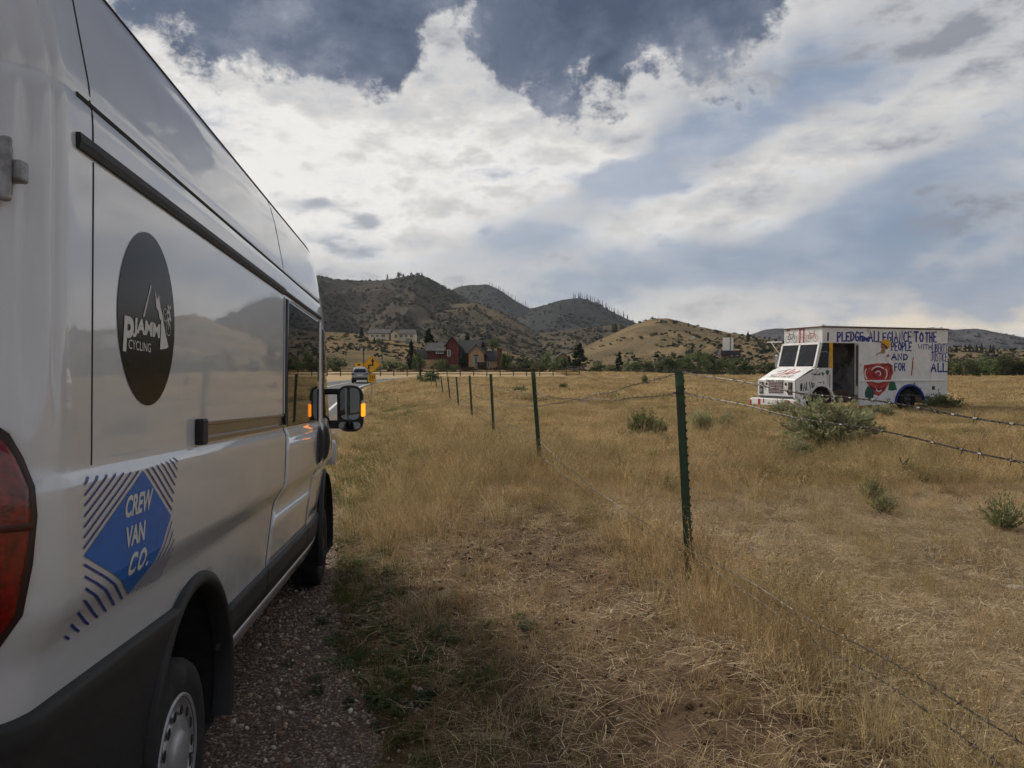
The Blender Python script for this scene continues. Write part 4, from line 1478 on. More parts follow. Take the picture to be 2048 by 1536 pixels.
for i in range(len(secs) - 1):
    sb.f.append((i * k, i * k + k - 1, (i + 1) * k + k - 1, (i + 1) * k))
sb.build('body', silver, suv, bevel=.03)
MB().add([(-.68, -2.345, 1.17), (.68, -2.345, 1.17), (.60, -2.205, 1.56), (-.60, -2.205, 1.56)], [(0, 1, 2, 3)]).build('rear_window', dkglass, suv)
for sg in (1, -1):
    for y0, y1 in ((-1.95, -1.15), (-1.05, -.2), (-.1, .85)):
        yt1 = y1 if y1 < .5 else .35
        yt0 = y0 + (.22 if y0 < -1.5 else 0)
        MB().add([(sg * .952, y0, 1.12), (sg * .952, y1, 1.10), (sg * .735, yt1, 1.66), (sg * .735, yt0, 1.66)], [(0, 1, 2, 3)]).build('side_window', dkglass, suv)
    MB().box(sg * .82 - .11, sg * .82 + .11, -2.35, -2.2, .92, 1.10).build('taillight', mat('suv_taillight', (.2, .01, .01), .3), suv, bevel=.02)
    MB().tube([(sg * .62, -1.9, 1.80), (sg * .62, -.1, 1.84), (sg * .62, .3, 1.78)], .022, 6).build('roof_rail', galv, suv)
    MB().box(sg * 1.05 - .1, sg * 1.05 + .1, .55, .68, 1.08, 1.24).build('door_mirror', blackp, suv, bevel=.03)
    for yy in (-1.5, 1.42):
        wheel(suv, (sg * .97, yy, .36), .37, .24, sg, steel, rubber, .25)
        MB().prism(arc(yy, .36, .45, .45, -5, 185, 18), lambda u, v, t: (t, u, v), sg * .80, sg * .953).build('wheel_well', blackp, suv)
MB().box(-.85, .85, -2.42, -2.2, .36, .62).build('rear_bumper', blackp, suv, bevel=.04)
MB().box(-.26, .26, -2.375, -2.34, .80, .93).build('number_plate', lane, suv)
MB().box(-.85, -.5, -2.372, -2.33, .93, 1.02).build('tail_lens', dkglass, suv)
MB().box(.5, .85, -2.372, -2.33, .93, 1.02).build('tail_lens', dkglass, suv)

# ------------------------------------------------------------------ road signs
syel = mat('yellow_sign_sheeting', (.82, .42, .012), .45, var=.06, vscale=5)
sblk = mat('black_sign_print', (.012, .012, .012), .5)
sx_, sy_ = -8.03, 46.0
sz_ = gz1(sx_, sy_)
sign = thing('warning_sign', 'yellow diamond reverse-turn warning sign with 20 M.P.H. plaque beside the road', 'road sign', (sx_, sy_, sz_), R(5))
MB().prism([(-.03, -.012), (.03, -.012), (.03, .012), (-.03, .012)], lambda u, v, t: (u, v, t), -.15, 2.45).build('post', galv, sign)
cz_ = 1.6 - sz_ + (740 - 729) / FPX * sy_
hd_ = .53
dia = MB().prism([(0, cz_ - hd_), (hd_, cz_), (0, cz_ + hd_), (-hd_, cz_)], lambda u, v, t: (u, t, v), -.022, -.016).build('sign_panel', syel, sign, bevel=.0)
fs = lambda u, v: (u, -.0235, v)
b_ = .48
decal('border', stroke2d([[(0, cz_ - b_), (b_, cz_)], [(b_, cz_), (0, cz_ + b_)], [(0, cz_ + b_), (-b_, cz_)], [(-b_, cz_), (0, cz_ - b_)]], .016), fs, sblk, dia)
arr = merge2d(poly2d([(-.215, cz_ - .27), (-.125, cz_ - .27), (-.125, cz_ - .085), (.085, cz_ - .085), (.085 + .0, cz_ + .0), (-.215, cz_ + .0)]),
              poly2d([(.005, cz_ - .0), (.085, cz_ - .0), (.095, cz_ - .0), (.095, cz_ + .175), (.005, cz_ + .175)]), poly2d([(-.07, cz_ + .17), (.17, cz_ + .17), (.05, cz_ + .355)]))
decal('turn_arrow', arr, lambda u, v: (u + .01, -.0238, v), sblk, dia)
pz = 1.6 - sz_ + (740 - 757) / FPX * sy_
pl = MB().prism(rrect(-.23, .23, pz - .23, pz + .23, .03, 4), lambda u, v, t: (u, t, v), -.022, -.016).build('speed_plaque', syel, sign)
decal('border', stroke2d([rrect(-.215, .215, pz - .215, pz + .215, .03, 4) + [(.215, pz + .185)]], .010), fs, sblk, pl)
decal('lettering', fit(text2d('20', .012), -.165, .165, pz - .055, pz + .175), fs, sblk, pl)
decal('lettering', fit(text2d('M.P.H.', .015), -.13, .13, pz - .165, pz - .095), fs, sblk, pl)
ax, ay = -27.4, 143.5
az_ = gz1(ax, ay)
asn = thing('arrow_sign', 'small yellow curve sign with black arrow seen beyond the road bend', 'road sign', (ax, ay, az_), 0)
MB().box(.18, .25, -.03, .03, -.1, 2.9).build('post', galv, asn)
zc_ = 1.6 - az_ + (740 - 730) / FPX * ay
ap = MB().box(-.62, .62, -.05, -.035, zc_ - .36, zc_ + .36).build('sign_panel', syel, asn)
decal('turn_arrow', poly2d([(-.25, zc_ - .09), (.1, zc_ - .09), (.1, zc_ - .2), (.42, zc_), (.1, zc_ + .2), (.1, zc_ + .09), (-.25, zc_ + .09)]), lambda u, v: (u, -.053, v), sblk, ap)

# ------------------------------------------------------------------ barbed wire fence
bf = thing('barbed_wire_fence', 'sagging barbed wire fence on green steel posts between the roadside and the field', 'fence')
green = mat('green_post_paint', (.008, .042, .016), .55, var=.35, vscale=10, dirt=((.05, .035, .02), 14, .6, .8))
topgr = mat('faded_green_post_top', (.03, .085, .04), .6, var=.2, vscale=20)
wirem = mat('weathered_wire', (.10, .088, .078), .55, metal=.55, var=.4, vscale=40)
POSTS = [(5.2, 1371), (11.35, 1074), (17.4, 985), (23.8, 942), (30.2, 915), (37, 898), (45, 884), (55, 872), (67, 862)]
posts = []
rp = random.Random(3)


def t_post(x, y, z, hgt, lean_x, lean_y, idx):
    """steel T section with studs up the face"""
    m = Matrix.Translation((x, y, z)) @ Matrix(((1, 0, lean_x, 0), (0, 1, lean_y, 0), (0, 0, 1, 0), (0, 0, 0, 1)))
    sec = [(-.030, -.006), (.030, -.006), (.030, .004), (.005, .004), (.005, .036), (-.005, .036), (-.005, .004), (-.030, .004)]
    c, s_ = math.cos(.5), math.sin(.5)
    sec = [(a * c - b * s_, a * s_ + b * c) for a, b in sec]
    b = MB().prism(sec, lambda u, v, t: m @ Vector((u, v, t)), -.3, hgt - .10)
    o = b.build('t_post', green, bf)
    tp = MB().prism(sec, lambda u, v, t: m @ Vector((u * 1.04, v * 1.04, t)), hgt - .10, hgt).build('post_top', topgr, o)
    if y < 32:
        st_ = MB()
        for k in range(int(hgt / .054)):
            zz = .05 + k * .054
            q = [(.028, -.012), (.040, -.006), (.040, .006), (.028, .006)]
            q = [(a * c - b_ * s_, a * s_ + b_ * c) for a, b_ in q]
            st_.prism(q, lambda u, v, t: m @ Vector((u, v, t)), zz, zz + .016)
        st_.build('post_stud', green, o)['kind'] = 'stuff'
    posts.append((m, hgt))
    return o


# post behind the viewer keeps the strands going out of the frame
xb, yb_ = fence_x(-.95), -.95
t_post(xb, yb_, gz1(xb, yb_), 1.22, .01, 0, 0)
for i, (y_, px) in enumerate(POSTS):
    x_ = (px - 1024) / FPX * y_
    zg = gz1(x_, y_)
    top = EYE + (0.0, -.03, -.09, -.16, -.26, -.30, -.32, -.33, -.35)[i]
    # the near post leans a little towards the road at its top
    lx = (-.055, -.075, -.05, -.06, -.075, -.10, -.12, -.14, -.10)[i]
    t_post(x_ - lx * .6, y_, zg, top - zg, lx, 0, i + 1)


def at_post(i, z):
    m, hgt = posts[i]
    base = m @ Vector((0, 0, 0))
    k = z - base.z
    return m @ Vector((.012, -.03, k))


def strand(heights, sags, name='wire_strand', dead=0):
    """twisted pair hung from post to post, with its barbs"""
    path = []
    for i in range(len(heights) - 1):
        if heights[i] is None or heights[i + 1] is None:
            continue
        A, B = at_post(i, heights[i]), at_post(i + 1, heights[i + 1])
        n = int((B - A).length / (.018 if B.y < 12 else (.05 if B.y < 24 else .4)))
        for k in range(n):
            t = k / n
            p = A.lerp(B, t)
            p.z -= 4 * sags[i] * t * (1 - t)
            p.x += .012 * math.sin(t * 23 + i) * math.sin(math.pi * t)
            p.z += .008 * math.sin(t * 31 + i * 2) * math.sin(math.pi * t)
            g = gz1(p.x, p.y) + .03 if False else -9
            path.append((p, B.y < 12))
        last = B
    path.append((last, False))
    P_ = [p for p, _ in path]
    a_, b__ = [], []
    d = 0
    for i, p in enumerate(P_):
        d += (p - P_[i - 1]).length if i else 0
        r_ = .0024
        o = Vector((math.cos(d * 95) * r_, 0, math.sin(d * 95) * r_))
        a_.append(p + o)
        b__.append(p - o)
    w = MB().tube(a_, .0021, 4, caps=False).tube(b__, .0021, 4, caps=False)
    so_ = w.build(name, wirem, bf, fix=False)
    bb = MB()
    d = 0; nxt = .05
    for i in range(1, len(P_)):
        d += (P_[i] - P_[i - 1]).length
        if d > nxt and P_[i].y < 40:
            nxt = d + .115 + rp.uniform(-.035, .035)
            c = P_[i]
            t = (P_[i] - P_[i - 1]).normalized()
            for sg in (-1, 1):
                u = Vector((rp.uniform(-1, 1), rp.uniform(-1, 1), rp.uniform(-1, 1)))
                u = (u - t * u.dot(t)).normalized()
                bb.tube([c + t * .006 * sg - u * .020, c + t * .006 * sg, c + t * .010 * sg + u * .020], [.0008, .0021, .0008], 3, caps=False)
            bb.tube([c - t * .008, c + t * .008], .0042, 5)
    bo_ = bb.build('barb', wirem, so_, fix=False)
    bo_['kind'] = 'stuff'
    return so_


def clip(i, z):
    m, hgt = posts[i]
    k = z - (m @ Vector((0, 0, 0))).z
    pts_ = [m @ Vector((.046 * math.cos(a), .046 * math.sin(a) + .006, k + .004 * math.sin(a * 2))) for a in np.linspace(-2.6, 3.2, 14)]
    MB().tube(pts_, .0028, 4).build('wire_clip', wirem, bf)


for z_ in (1.588, 1.455, .445, .395):
    clip(1, z_)
for z_ in (1.09, 1.27, .62, .42):
    clip(2, z_)
strand([1.38, 1.588, 1.09, .95, .92, .9, .88, .85, .8, .8], [.045, .03, .04, .05, .05, .05, .05, .05, .05])
strand([1.27, 1.455, 1.27, 1.29, 1.22, 1.15, 1.1, 1.05, 1.0, .98], [.03, .07, .05, .04, .04, .04, .04, .04, .04])
strand([.58, .445, .62, .62, .58, .55, .5, .5, .5, .5], [.0, .10, .04, .03, .03, .03, .03, .03, .03])
strand([.40, .395, .42, .40, .38, .36, .34, .34, .34, .34], [.0, .08, .03, .03, .03, .03, .03, .03, .03])

# ------------------------------------------------------------------ wooden rail fence beyond the road
wf = thing('wooden_rail_fence', 'brown wooden three-rail fence running across behind the road bend', 'fence')
wood = mat('weathered_fence_wood', (.085, .058, .042), .85, var=.35, vscale=8, rand=.2)
prev = None
fy = 148.0
xs_ = list(np.arange(-36.5, 13.5, 2.45))
pmesh = None
for i, x_ in enumerate(xs_):
    y_ = fy + .02 * (x_ + 36)
    z_ = gz1(x_, y_)
    b = MB().box(x_ - .085, x_ + .085, y_ - .085, y_ + .085, z_ - .3, z_ + 1.52 + rp.uniform(-.05, .05))
    b.build('post', wood, wf)
    if prev:
        for hz in (.40, .85, 1.30):
            px_, py_, pz_ = prev
            ja, jb = rp.uniform(-.03, .03), rp.uniform(-.03, .03)
            v = [(px_, py_ - .10, pz_ + hz - .065 + ja), (x_, y_ - .10, z_ + hz - .065 + jb), (x_, y_ - .10, z_ + hz + .065 + jb), (px_, py_ - .10, pz_ + hz + .065 + ja)]
            MB().add(v + [(a, b_ + .05, c) for a, b_, c in v], [(0, 1, 2, 3), (4, 7, 6, 5), (0, 4, 5, 1), (1, 5, 6, 2), (2, 6, 7, 3), (3, 7, 4, 0)]).build('rail', wood, wf)
    prev = (x_, y_, z_)
# a thick dark post where the wire fence ends
ep = MB().tube([(-12.35, 108, gz1(-12.3, 108) - .3), (-12.35, 108, gz1(-12.3, 108) + 2.15)], .14, 8)
tag(ep.build('corner_post', mat('tarred_post', (.02, .017, .016), .9), None), 'thick dark timber corner post at the far end of the wire fence', 'post')
# a second run of wire and rail fence along the far field edge, and a pipe gate
ff = thing('field_edge_fence', 'thin wire fence with slim posts along the far edge of the field', 'fence')
for i, x_ in enumerate(np.arange(15, 62, 5.2)):
    z_ = gz1(x_, 205)
    MB().tube([(x_, 205, z_ - .2), (x_, 205, z_ + 1.5)], .07, 5).build('post', wood, ff)
for hz in (.6, 1.0, 1.4):
    MB().tube([(x_, 205, gz1(x_, 205) + hz) for x_ in np.arange(15, 62, 5.2)], .018, 4).build('wire_strand', galv, ff)
gt = thing('pipe_gate', 'pale steel pipe gate among dark trees at the far field edge', 'gate', (12.9, 186, gz1(13, 186)))
for hz in (.35, .65, .95, 1.3):
    MB().tube([(0, 0, hz), (4.7, 0, hz)], .035, 6).build('gate_bar', galv, gt)
for xx in (0, 2.35, 4.7):
    MB().tube([(xx, 0, .15), (xx, 0, 1.32)], .04, 6).build('gate_upright', galv, gt)

# ------------------------------------------------------------------ houses
shing = mat('dark_roof_shingles', (.045, .045, .047), .9, var=.3, vscale=2.5)
cream = mat('cream_house_siding', (.72, .62, .44), .8, var=.08, vscale=1)
redw = mat('barn_red_siding', (.12, .026, .018), .8, var=.25, vscale=1.2)
tanw = mat('tan_stucco', (.46, .31, .16), .85, var=.1, vscale=1)
brick = mat('red_brown_brick', (.16, .062, .04), .9, var=.35, vscale=6)
pane = mat('house_window_pane', (.12, .15, .17), .08, spec=.6)
trimw = mat('white_window_trim', (.62, .63, .60), .6)
darkb = mat('dark_brown_trim', (.035, .018, .016), .7)


def gable(h, x0, x1, y0, y1, z0, ze, zr, axis, wm, over=.5):
    """a gabled block: ridge along 'x' or 'y' (y towards the hill)"""
    b = MB()
    if axis == 'y':
        xm = (x0 + x1) / 2
        b.prism([(x0, z0), (x1, z0), (x1, ze), (xm, zr), (x0, ze)], lambda u, v, t: (u, t, v), y0, y1)
        k = (zr - ze) / (xm - x0)
        rf_ = MB()
        for sg in (-1, 1):
            xe = xm + sg * (xm - x0 + over)
            rf_.prism([(xm, zr + .02), (xe, ze - k * over + .02), (xe, ze - k * over + .2), (xm, zr + .22)], lambda u, v, t: (u, t, v), y0 - over, y1 + over)
    else:
        ym = (y0 + y1) / 2
        b.prism([(y0, z0), (y1, z0), (y1, ze), (ym, zr), (y0, ze)], lambda u, v, t: (t, u, v), x0, x1)
        k = (zr - ze) / (ym - y0)
        rf_ = MB()
        for sg in (-1, 1):
            ye = ym + sg * (ym - y0 + over)
            rf_.prism([(ym, zr + .02), (ye, ze - k * over + .02), (ye, ze - k * over + .2), (ym, zr + .22)], lambda u, v, t: (t, u, v), x0 - over, x1 + over)
    w = b.build('wall', wm, h)
    rf_.build('roof', shing, h)
    return w


def window(h, x0, x1, y, z0, z1, mull=1, trim=None, pm=None):
    f_ = MB().box(x0 - .12, x1 + .12, y - .06, y + .02, z0 - .12, z1 + .12).build('window', trim or trimw, h)
    for k in range(mull):
        a, b_ = x0 + (x1 - x0) * k / mull + .04, x0 + (x1 - x0) * (k + 1) / mull - .04
        MB().box(a, b_, y - .085, y - .05, z0, z1).build('pane', pm or pane, f_)
    return f_


# cream house high on the left foothill: photo columns 737..830
HY = 352.0
mpx = HY / FPX
hx = lambda px: (px - 1024) * mpx
hz_ = lambda py: EYE + (740 - py) * mpx
ch = thing('cream_hill_house', 'long cream house with dark roof high on the hillside above the road', 'house', (hx(737), HY, hz_(677)))
L0 = lambda px: (px - 737) * mpx
Zc = lambda py: (677 - py) * mpx
gable(ch, L0(738), L0(778), 0, 9, -.7, Zc(666.5), Zc(658), 'x', cream)
gable(ch, L0(783), L0(798), -1.2, 8, -.9, Zc(667), Zc(660.5), 'y', cream, .4)
gable(ch, L0(798), L0(829), .2, 9, -1.2, Zc(667.5), Zc(659), 'x', cream)
MB().box(L0(811), L0(824), -.3, .25, Zc(688), Zc(677.5)).build('basement_wall', mat('grey_foundation', (.17, .16, .14), .9), ch)
for a, b_, c, d in ((742, 748, 674, 669.5), (752, 757, 674, 669.5), (763, 770, 674, 669), (800, 806, 675, 669.5), (810, 815, 675, 669.5), (820, 826, 675, 669.5), (812, 816, 684, 679.5), (819, 822, 684, 679.5)):
    window(ch, L0(a), L0(b_), -.34 if c > 680 else (.18 if a > 798 else -.02), Zc(c), Zc(d), 2)
window(ch, L0(791), L0(795), -1.22, Zc(676), Zc(670), 1, darkb)
# red house behind the bend
RY = 206.0
rpx = RY / FPX
zx = lambda x: 720 + x / 4.876
zy = lambda y: 640 + y / 4.876
rhx = lambda x: (zx(x) - 1024) * rpx
RB = EYE + (740 - zy(465)) * rpx
rh = thing('red_house', 'dark red barn-like house with tan gable, dark roofs and brick chimney behind the rail fence', 'house', (rhx(640), RY, RB))
A = lambda x: (x - 640) / 4.876 * rpx
B = lambda y: (465 - y) / 4.876 * rpx
gable(rh, A(648), A(868), 2.0, 10, B(388), B(296), B(222), 'x', redw)
MB().box(A(622), A(885), 1.4, 9.5, B(520), B(386)).build('lower_wall', tanw, rh)
gable(rh, A(842), A(962), -.6, 11, B(520), B(238), B(165), 'y', redw, .5)
gable(rh, A(960), A(1200), 2.5, 12, B(520), B(318), B(195), 'x', redw, .5)
gable(rh, A(1062), A(1210), -.8, 8, B(520), B(325), B(248), 'y', tanw, .5)
gable(rh, A(1205), A(1340), 1.0, 8, B(520), B(390), B(305), 'x', tanw, .4)
gable(rh, A(1168), A(1218), 4.5, 12, B(520), B(275), B(205), 'y', redw, .4)
ck = MB().box(A(1338), A(1384), .2, 3.0, B(520), B(285))
ck.box(A(1334), A(1388), .0, 3.2, B(285), B(277))
ck.build('chimney', brick, rh)
gable(rh, A(505), A(640), 2.5, 9, B(520), B(390), B(288), 'x', tanw, .6)
gable(rh, A(478), A(560), 1.2, 8, B(520), B(400), B(300), 'y', tanw, .5)
gable(rh, A(736), A(815), .9, 5, B(330), B(302), B(284), 'x', redw, .3)
window(rh, A(742), A(808), .88, B(324), B(302), 3)
window(rh, A(858), A(880), -.62, B(350), B(296), 1)
window(rh, A(1116), A(1150), -.82, B(430), B(362), 1)
MB().box(A(1113), A(1153), -.9, -.78, B(358), B(338)).build('gable_panel', darkb, rh)
window(rh, A(1240), A(1262), .98, B(450), B(420), 1)
window(rh, A(1176), A(1192), 4.48, B(292), B(276), 1)
MB().box(A(1150), A(1235), -2.2, -.85, B(470), B(412)).build('entry_porch', darkb, rh)
# tan house half hidden among the trees right of the red house
TY = 240.0
tpx = TY / FPX
th_ = thing('tan_house', 'small tan gabled house half hidden by trees right of the red house', 'house', ((1113 - 1024) * tpx, TY, EYE + (740 - 731) * tpx))
D = lambda v: v * tpx
gable(th_, 0, D(25), 0, 7, -2, D(15), D(25), 'y', mat('pale_brown_siding', (.25, .17, .11), .85), .5)
window(th_, D(8), D(13), -.02, D(6), D(11), 1)
# white box tower on a low brick building
WY = 330.0
wpx = WY / FPX
wt_ = thing('white_tower', 'white box-shaped tower with dark corner pipe standing on the golden hillside', 'tower', ((1445 - 1024) * wpx, WY, EYE + (740 - 702) * wpx))
E_ = lambda v: v * wpx
MB().prism([(0, 0), (E_(14.5), -.6), (E_(23), 1.2), (E_(8), 2.4)], lambda u, v, t: (u, v, t), E_(1), E_(27)).build('tower_body', mat('white_tower_panel', (.92, .92, .89), .6, var=.05), wt_)
MB().tube([(E_(14.6), -.75, -.5), (E_(14.6), -.75, E_(33))], .16, 8).build('corner_pipe', mat('rusty_pipe', (.09, .03, .025), .8), wt_)
MB().box(E_(-5), E_(34), -1.2, 4, E_(-7), E_(.8)).build('base_slab', mat('dark_base_roof', (.05, .05, .055), .9), wt_)
MB().box(E_(-4), E_(44), -1.6, 4, E_(-13), E_(-7.2)).build('base_wall', mat('dark_rust_wall', (.07, .034, .026), .9, var=.4, vscale=1.5), wt_)
for xx in (14, 25, 34):
    MB().box(E_(xx), E_(xx + 4), -1.75, -1.5, E_(-10.5), E_(-8)).build('base_door', mat('pale_base_panel', (.3, .29, .27), .8), wt_)
dsh = MB().lathe([(0, .0), (.1, .5), (.25, .75)], (0, 0, 0), 'y', 14).build('dish', trimw, None)
dsh.location = ((1414 - 1024) * wpx, WY + 25, EYE + (740 - 671) * wpx)
tag(dsh, 'small pale round dish among shrubs left of the white tower', 'dish')
# utility poles
polem = mat('utility_pole_wood', (.06, .048, .04), .9)
for px, y0, y1, Yp, lab in ((764.3, 676, 738, 232, 'tall bare utility pole left of the red house'), (727.5, 692, 742, 190, 'utility pole with a grey transformer behind the diamond sign')):
    q = Yp / FPX
    o = thing('utility_pole', lab, 'pole', ((px - 1024) * q, Yp, EYE + (740 - y1) * q))
    MB().tube([(0, 0, -1), (0, 0, (y1 - y0) * q)], [.17, .12], 8).build('pole', polem, o)
    if px < 740:
        MB().tube([(-.45, 0, (y1 - y0) * q - 1.6), (-.45, 0, (y1 - y0) * q - .5)], .25, 10).build('transformer', galv, o)
    else:
        MB().box(-1.1, 1.1, -.05, .05, (y1 - y0) * q - .6, (y1 - y0) * q - .45).build('crossarm', polem, o)
# telegraph-like arms left of the painted truck belong to its far mirror; a pale plank leans there

# ------------------------------------------------------------------ foliage
def quads_mesh(name, C, size, rng, up=0.0, aspect=1.0, N=None):
    """leaf-sized quads at points C"""
    n = len(C)
    nv = rng.normal(size=(n, 3)) if N is None else N + rng.normal(size=(n, 3)) * .6
    nv[:, 2] += up
    nv /= np.linalg.norm(nv, axis=1)[:, None] + 1e-9
    a = np.cross(nv, rng.normal(size=(n, 3)))
    a /= np.linalg.norm(a, axis=1)[:, None] + 1e-9
    b = np.cross(nv, a)
    s = np.broadcast_to(np.asarray(size, float), (n,))[:, None]
    a = a * s * aspect
    b = b * s
    V = np.stack([C - a - b * .25, C - a * .1 - b, C + a + b * .2, C + a * .1 + b], 1).reshape(-1, 3)
    return np_mesh(name, V, np.arange(4 * n).reshape(-1, 4))


def bush_mesh(name, seed, n=1500, leaf=.035, clumps=26, tall=1.0):
    """rounded shrub of unit height: leaves gathered in uneven clumps"""
    rng = np.random.RandomState(seed)
    cc = []
    while len(cc) < clumps:
        p = rng.uniform(-1, 1, 3)
        if np.linalg.norm(p) < 1 and (np.linalg.norm(p) > .35):
            cc.append((p[0] * .50, p[1] * .50, .50 + p[2] * .46))
    cc = np.array(cc)
    cr = rng.uniform(.10, .22, clumps)
    k = rng.randint(0, clumps, n)
    d = rng.normal(size=(n, 3))
    d /= np.linalg.norm(d, axis=1)[:, None]
    C = cc[k] + d * (cr[k] * rng.uniform(.45, 1.0, n) ** .5)[:, None]
    C[:, 2] = np.abs(C[:, 2])
    return quads_mesh(name, C, rng.uniform(.6, 1.3, n) * leaf, rng, .3, N=d)


def pine_mesh(name, seed, n=2200, leaf=.022, top_round=.7, w=.30, base=.12):
    rng = np.random.RandomState(seed)
    C, N = [], []
    nb = 46
    for i in range(nb):
        z = base + (1 - base) * ((i + rng.uniform(0, 1)) / nb)
        u = (z - base) / (1 - base)
        rad = w * (1 - u) ** top_round * rng.uniform(.55, 1.12) + .02
        an = rng.uniform(0, 2 * np.pi)
        m = int(n / nb)
        t = rng.uniform(.15, 1, m) ** .7
        px = np.cos(an) * rad * t + rng.normal(size=m) * .035 * (1.2 - u)
        py = np.sin(an) * rad * t + rng.normal(size=m) * .035 * (1.2 - u)
        pz = z + (.02 - .05 * t) + rng.normal(size=m) * .016 + .03 * t * t
        C.append(np.stack([px, py, pz], 1))
    C = np.concatenate(C)
    return quads_mesh(name, C, rng.uniform(.6, 1.4, len(C)) * leaf, rng, .5)


def sage_mesh(name, seed, n=3600, leaf=.026):
    """upright brush: leaf spikes along many fine rising twigs"""
    rng = np.random.RandomState(seed)
    C, D = [], []
    tw = 120
    for i in range(tw):
        an = rng.uniform(0, 2 * np.pi)
        r = rng.uniform(0, 1) ** .6
        tilt = r * 1.05
        L = rng.uniform(.65, 1.05) * (1 - .25 * r)
        d = np.array([np.cos(an) * np.sin(tilt), np.sin(an) * np.sin(tilt), np.cos(tilt)])
        m = n // tw
        t = rng.uniform(.32, 1, m)
        C.append(d[None, :] * (t * L)[:, None] + rng.normal(size=(m, 3)) * .022)
        D.append(np.repeat(d[None, :], m, 0))
    C = np.concatenate(C)
    C[:, 2] = np.abs(C[:, 2])
    D = np.concatenate(D)
    nn = len(C)
    a = D + rng.normal(size=(nn, 3)) * .35
    a /= np.linalg.norm(a, axis=1)[:, None]
    b = np.cross(a, rng.normal(size=(nn, 3)))
    b /= np.linalg.norm(b, axis=1)[:, None]
    s = (rng.uniform(.7, 1.4, nn) * leaf)[:, None]
    V = np.stack([C - a * s * 1.5, C - b * s * .5, C + a * s * 1.6, C + b * s * .5], 1).reshape(-1, 3)
    me = np_mesh(name, V, np.arange(4 * nn).reshape(-1, 4))
    st_ = MB()
    for i in range(22):
        an = rng.uniform(0, 2 * np.pi)
        tilt = rng.uniform(.1, 1.0)
        L = rng.uniform(.5, .8)
        e = Vector((math.cos(an) * math.sin(tilt), math.sin(an) * math.sin(tilt), math.cos(tilt))) * L
        mid = e * .5 + Vector((rng.uniform(-.05, .05), rng.uniform(-.05, .05), -.05))
        st_.tube([(0, 0, -.03), mid, e], [.016, .010, .004], 4, caps=False)
    return me, st_.mesh(name + '_stems')


def leafmat(name, a, b, rand=.25, tr=.25):
    return mat(name, a, .75, col2=b, vscale=3.0, rand=rand, trans=tr, spec=.2)


lf_dark = leafmat('dark_pine_needles', (.014, .026, .016), (.035, .055, .028))
lf_green = leafmat('field_edge_leaves', (.065, .10, .04), (.14, .175, .07), .25, .4)
lf_olive = leafmat('olive_scrub_leaves', (.08, .09, .045), (.15, .155, .075), .25, .4)
lf_sage = leafmat('sagebrush_leaves', (.22, .235, .13), (.37, .37, .21), .12, .4)
lf_brush = leafmat('rabbitbrush_leaves', (.13, .15, .065), (.25, .255, .125), .15, .35)
bark = mat('grey_brown_bark', (.07, .055, .042), .9, var=.3, vscale=12)
twig = mat('sage_twig_bark', (.085, .065, .05), .9)

trunk_me = MB().tube([(0, 0, -.05), (.01, 0, .3), (-.01, .01, .6), (0, 0, .92)], [.028, .022, .014, .004], 6)
for an in range(5):
    trunk_me.tube([(0, 0, .25 + an * .11), (math.cos(an * 2.3) * .15, math.sin(an * 2.3) * .15, .36 + an * .11)], [.010, .003], 4, caps=False)
trunk_me = trunk_me.mesh('trunk')
stem_me = MB()
for an in range(6):
    stem_me.tube([(0, 0, -.05), (math.cos(an * 1.05) * .12, math.sin(an * 1.05) * .12, .25), (math.cos(an * 1.05) * .3, math.sin(an * 1.05) * .3, .62)], [.025, .016, .005], 4, caps=False)
stem_me = stem_me.mesh('stems')
PINES = [pine_mesh('crown', 10 + k, top_round=(.75, .6, .9)[k], w=(.27, .33, .24)[k]) for k in range(3)]
BUSH = [bush_mesh('crown', 30 + k) for k in range(4)]
SAGE = [sage_mesh('foliage', 50 + k) for k in range(4)]
WISP = [sage_mesh('foliage', 60 + k, 1000, .028) for k in range(3)]


def plant(name, label, cat, loc, sc, rz, crown_me, leaf_m, trunk, trunk_m, group=None, pname='crown', tname='trunk'):
    o = thing(name, label, cat, loc, rz, group)
    o.scale = sc
    c = bpy.data.objects.new(pname, crown_me)
    COL.objects.link(c)
    c.parent = o
    if not crown_me.materials:
        crown_me.materials.append(leaf_m)
    c.material_slots[0].link = 'OBJECT'
    c.material_slots[0].material = leaf_m
    t = bpy.data.objects.new(tname, trunk)
    COL.objects.link(t)
    t.parent = o
    if not trunk.materials:
        trunk.materials.append(trunk_m)
    return o


rv = random.Random(5)


def photo_plant(kind, px, yb, yt, wpx_, Yd, label, cat, group=None, leaf=None, k=None):
    """a tree or bush at photo column px standing at depth Yd, with its photo height and width"""
    q = Yd / FPX
    x = (px - 1024) * q
    h = max((yb - yt) * q, .05)
    zb = EYE + (740 - yb) * q
    w = wpx_ * q
    k = rv.randrange(100) if k is None else k
    if kind == 'pine':
        return plant('pine_tree', label, cat, (x, Yd, zb), (w / .58, w / .58, h), rv.uniform(0, 6), PINES[k % 3], leaf or lf_dark, trunk_me, bark, group)
    if kind == 'bush':
        return plant('bush', label, cat, (x, Yd, zb), (w / 1.15, w / 1.15, h), rv.uniform(0, 6), BUSH[k % 4], leaf or lf_green, stem_me, bark, group, 'crown', 'stems')
    thin = any(w_ in label for w_ in ('sparse', 'wispy', 'twiggy', 'thin', 'small green', 'bright green'))
    me, stm = WISP[k % 3] if thin else SAGE[k % 4]
    h *= .8 if thin else 1
    return plant('sagebrush', label, cat, (x, Yd, gz1(x, Yd) - .01), (w / 1.35, w / 1.35, h * 1.45), rv.uniform(0, 6), me, leaf or lf_sage, stm, twig, group, 'foliage', 'stems')


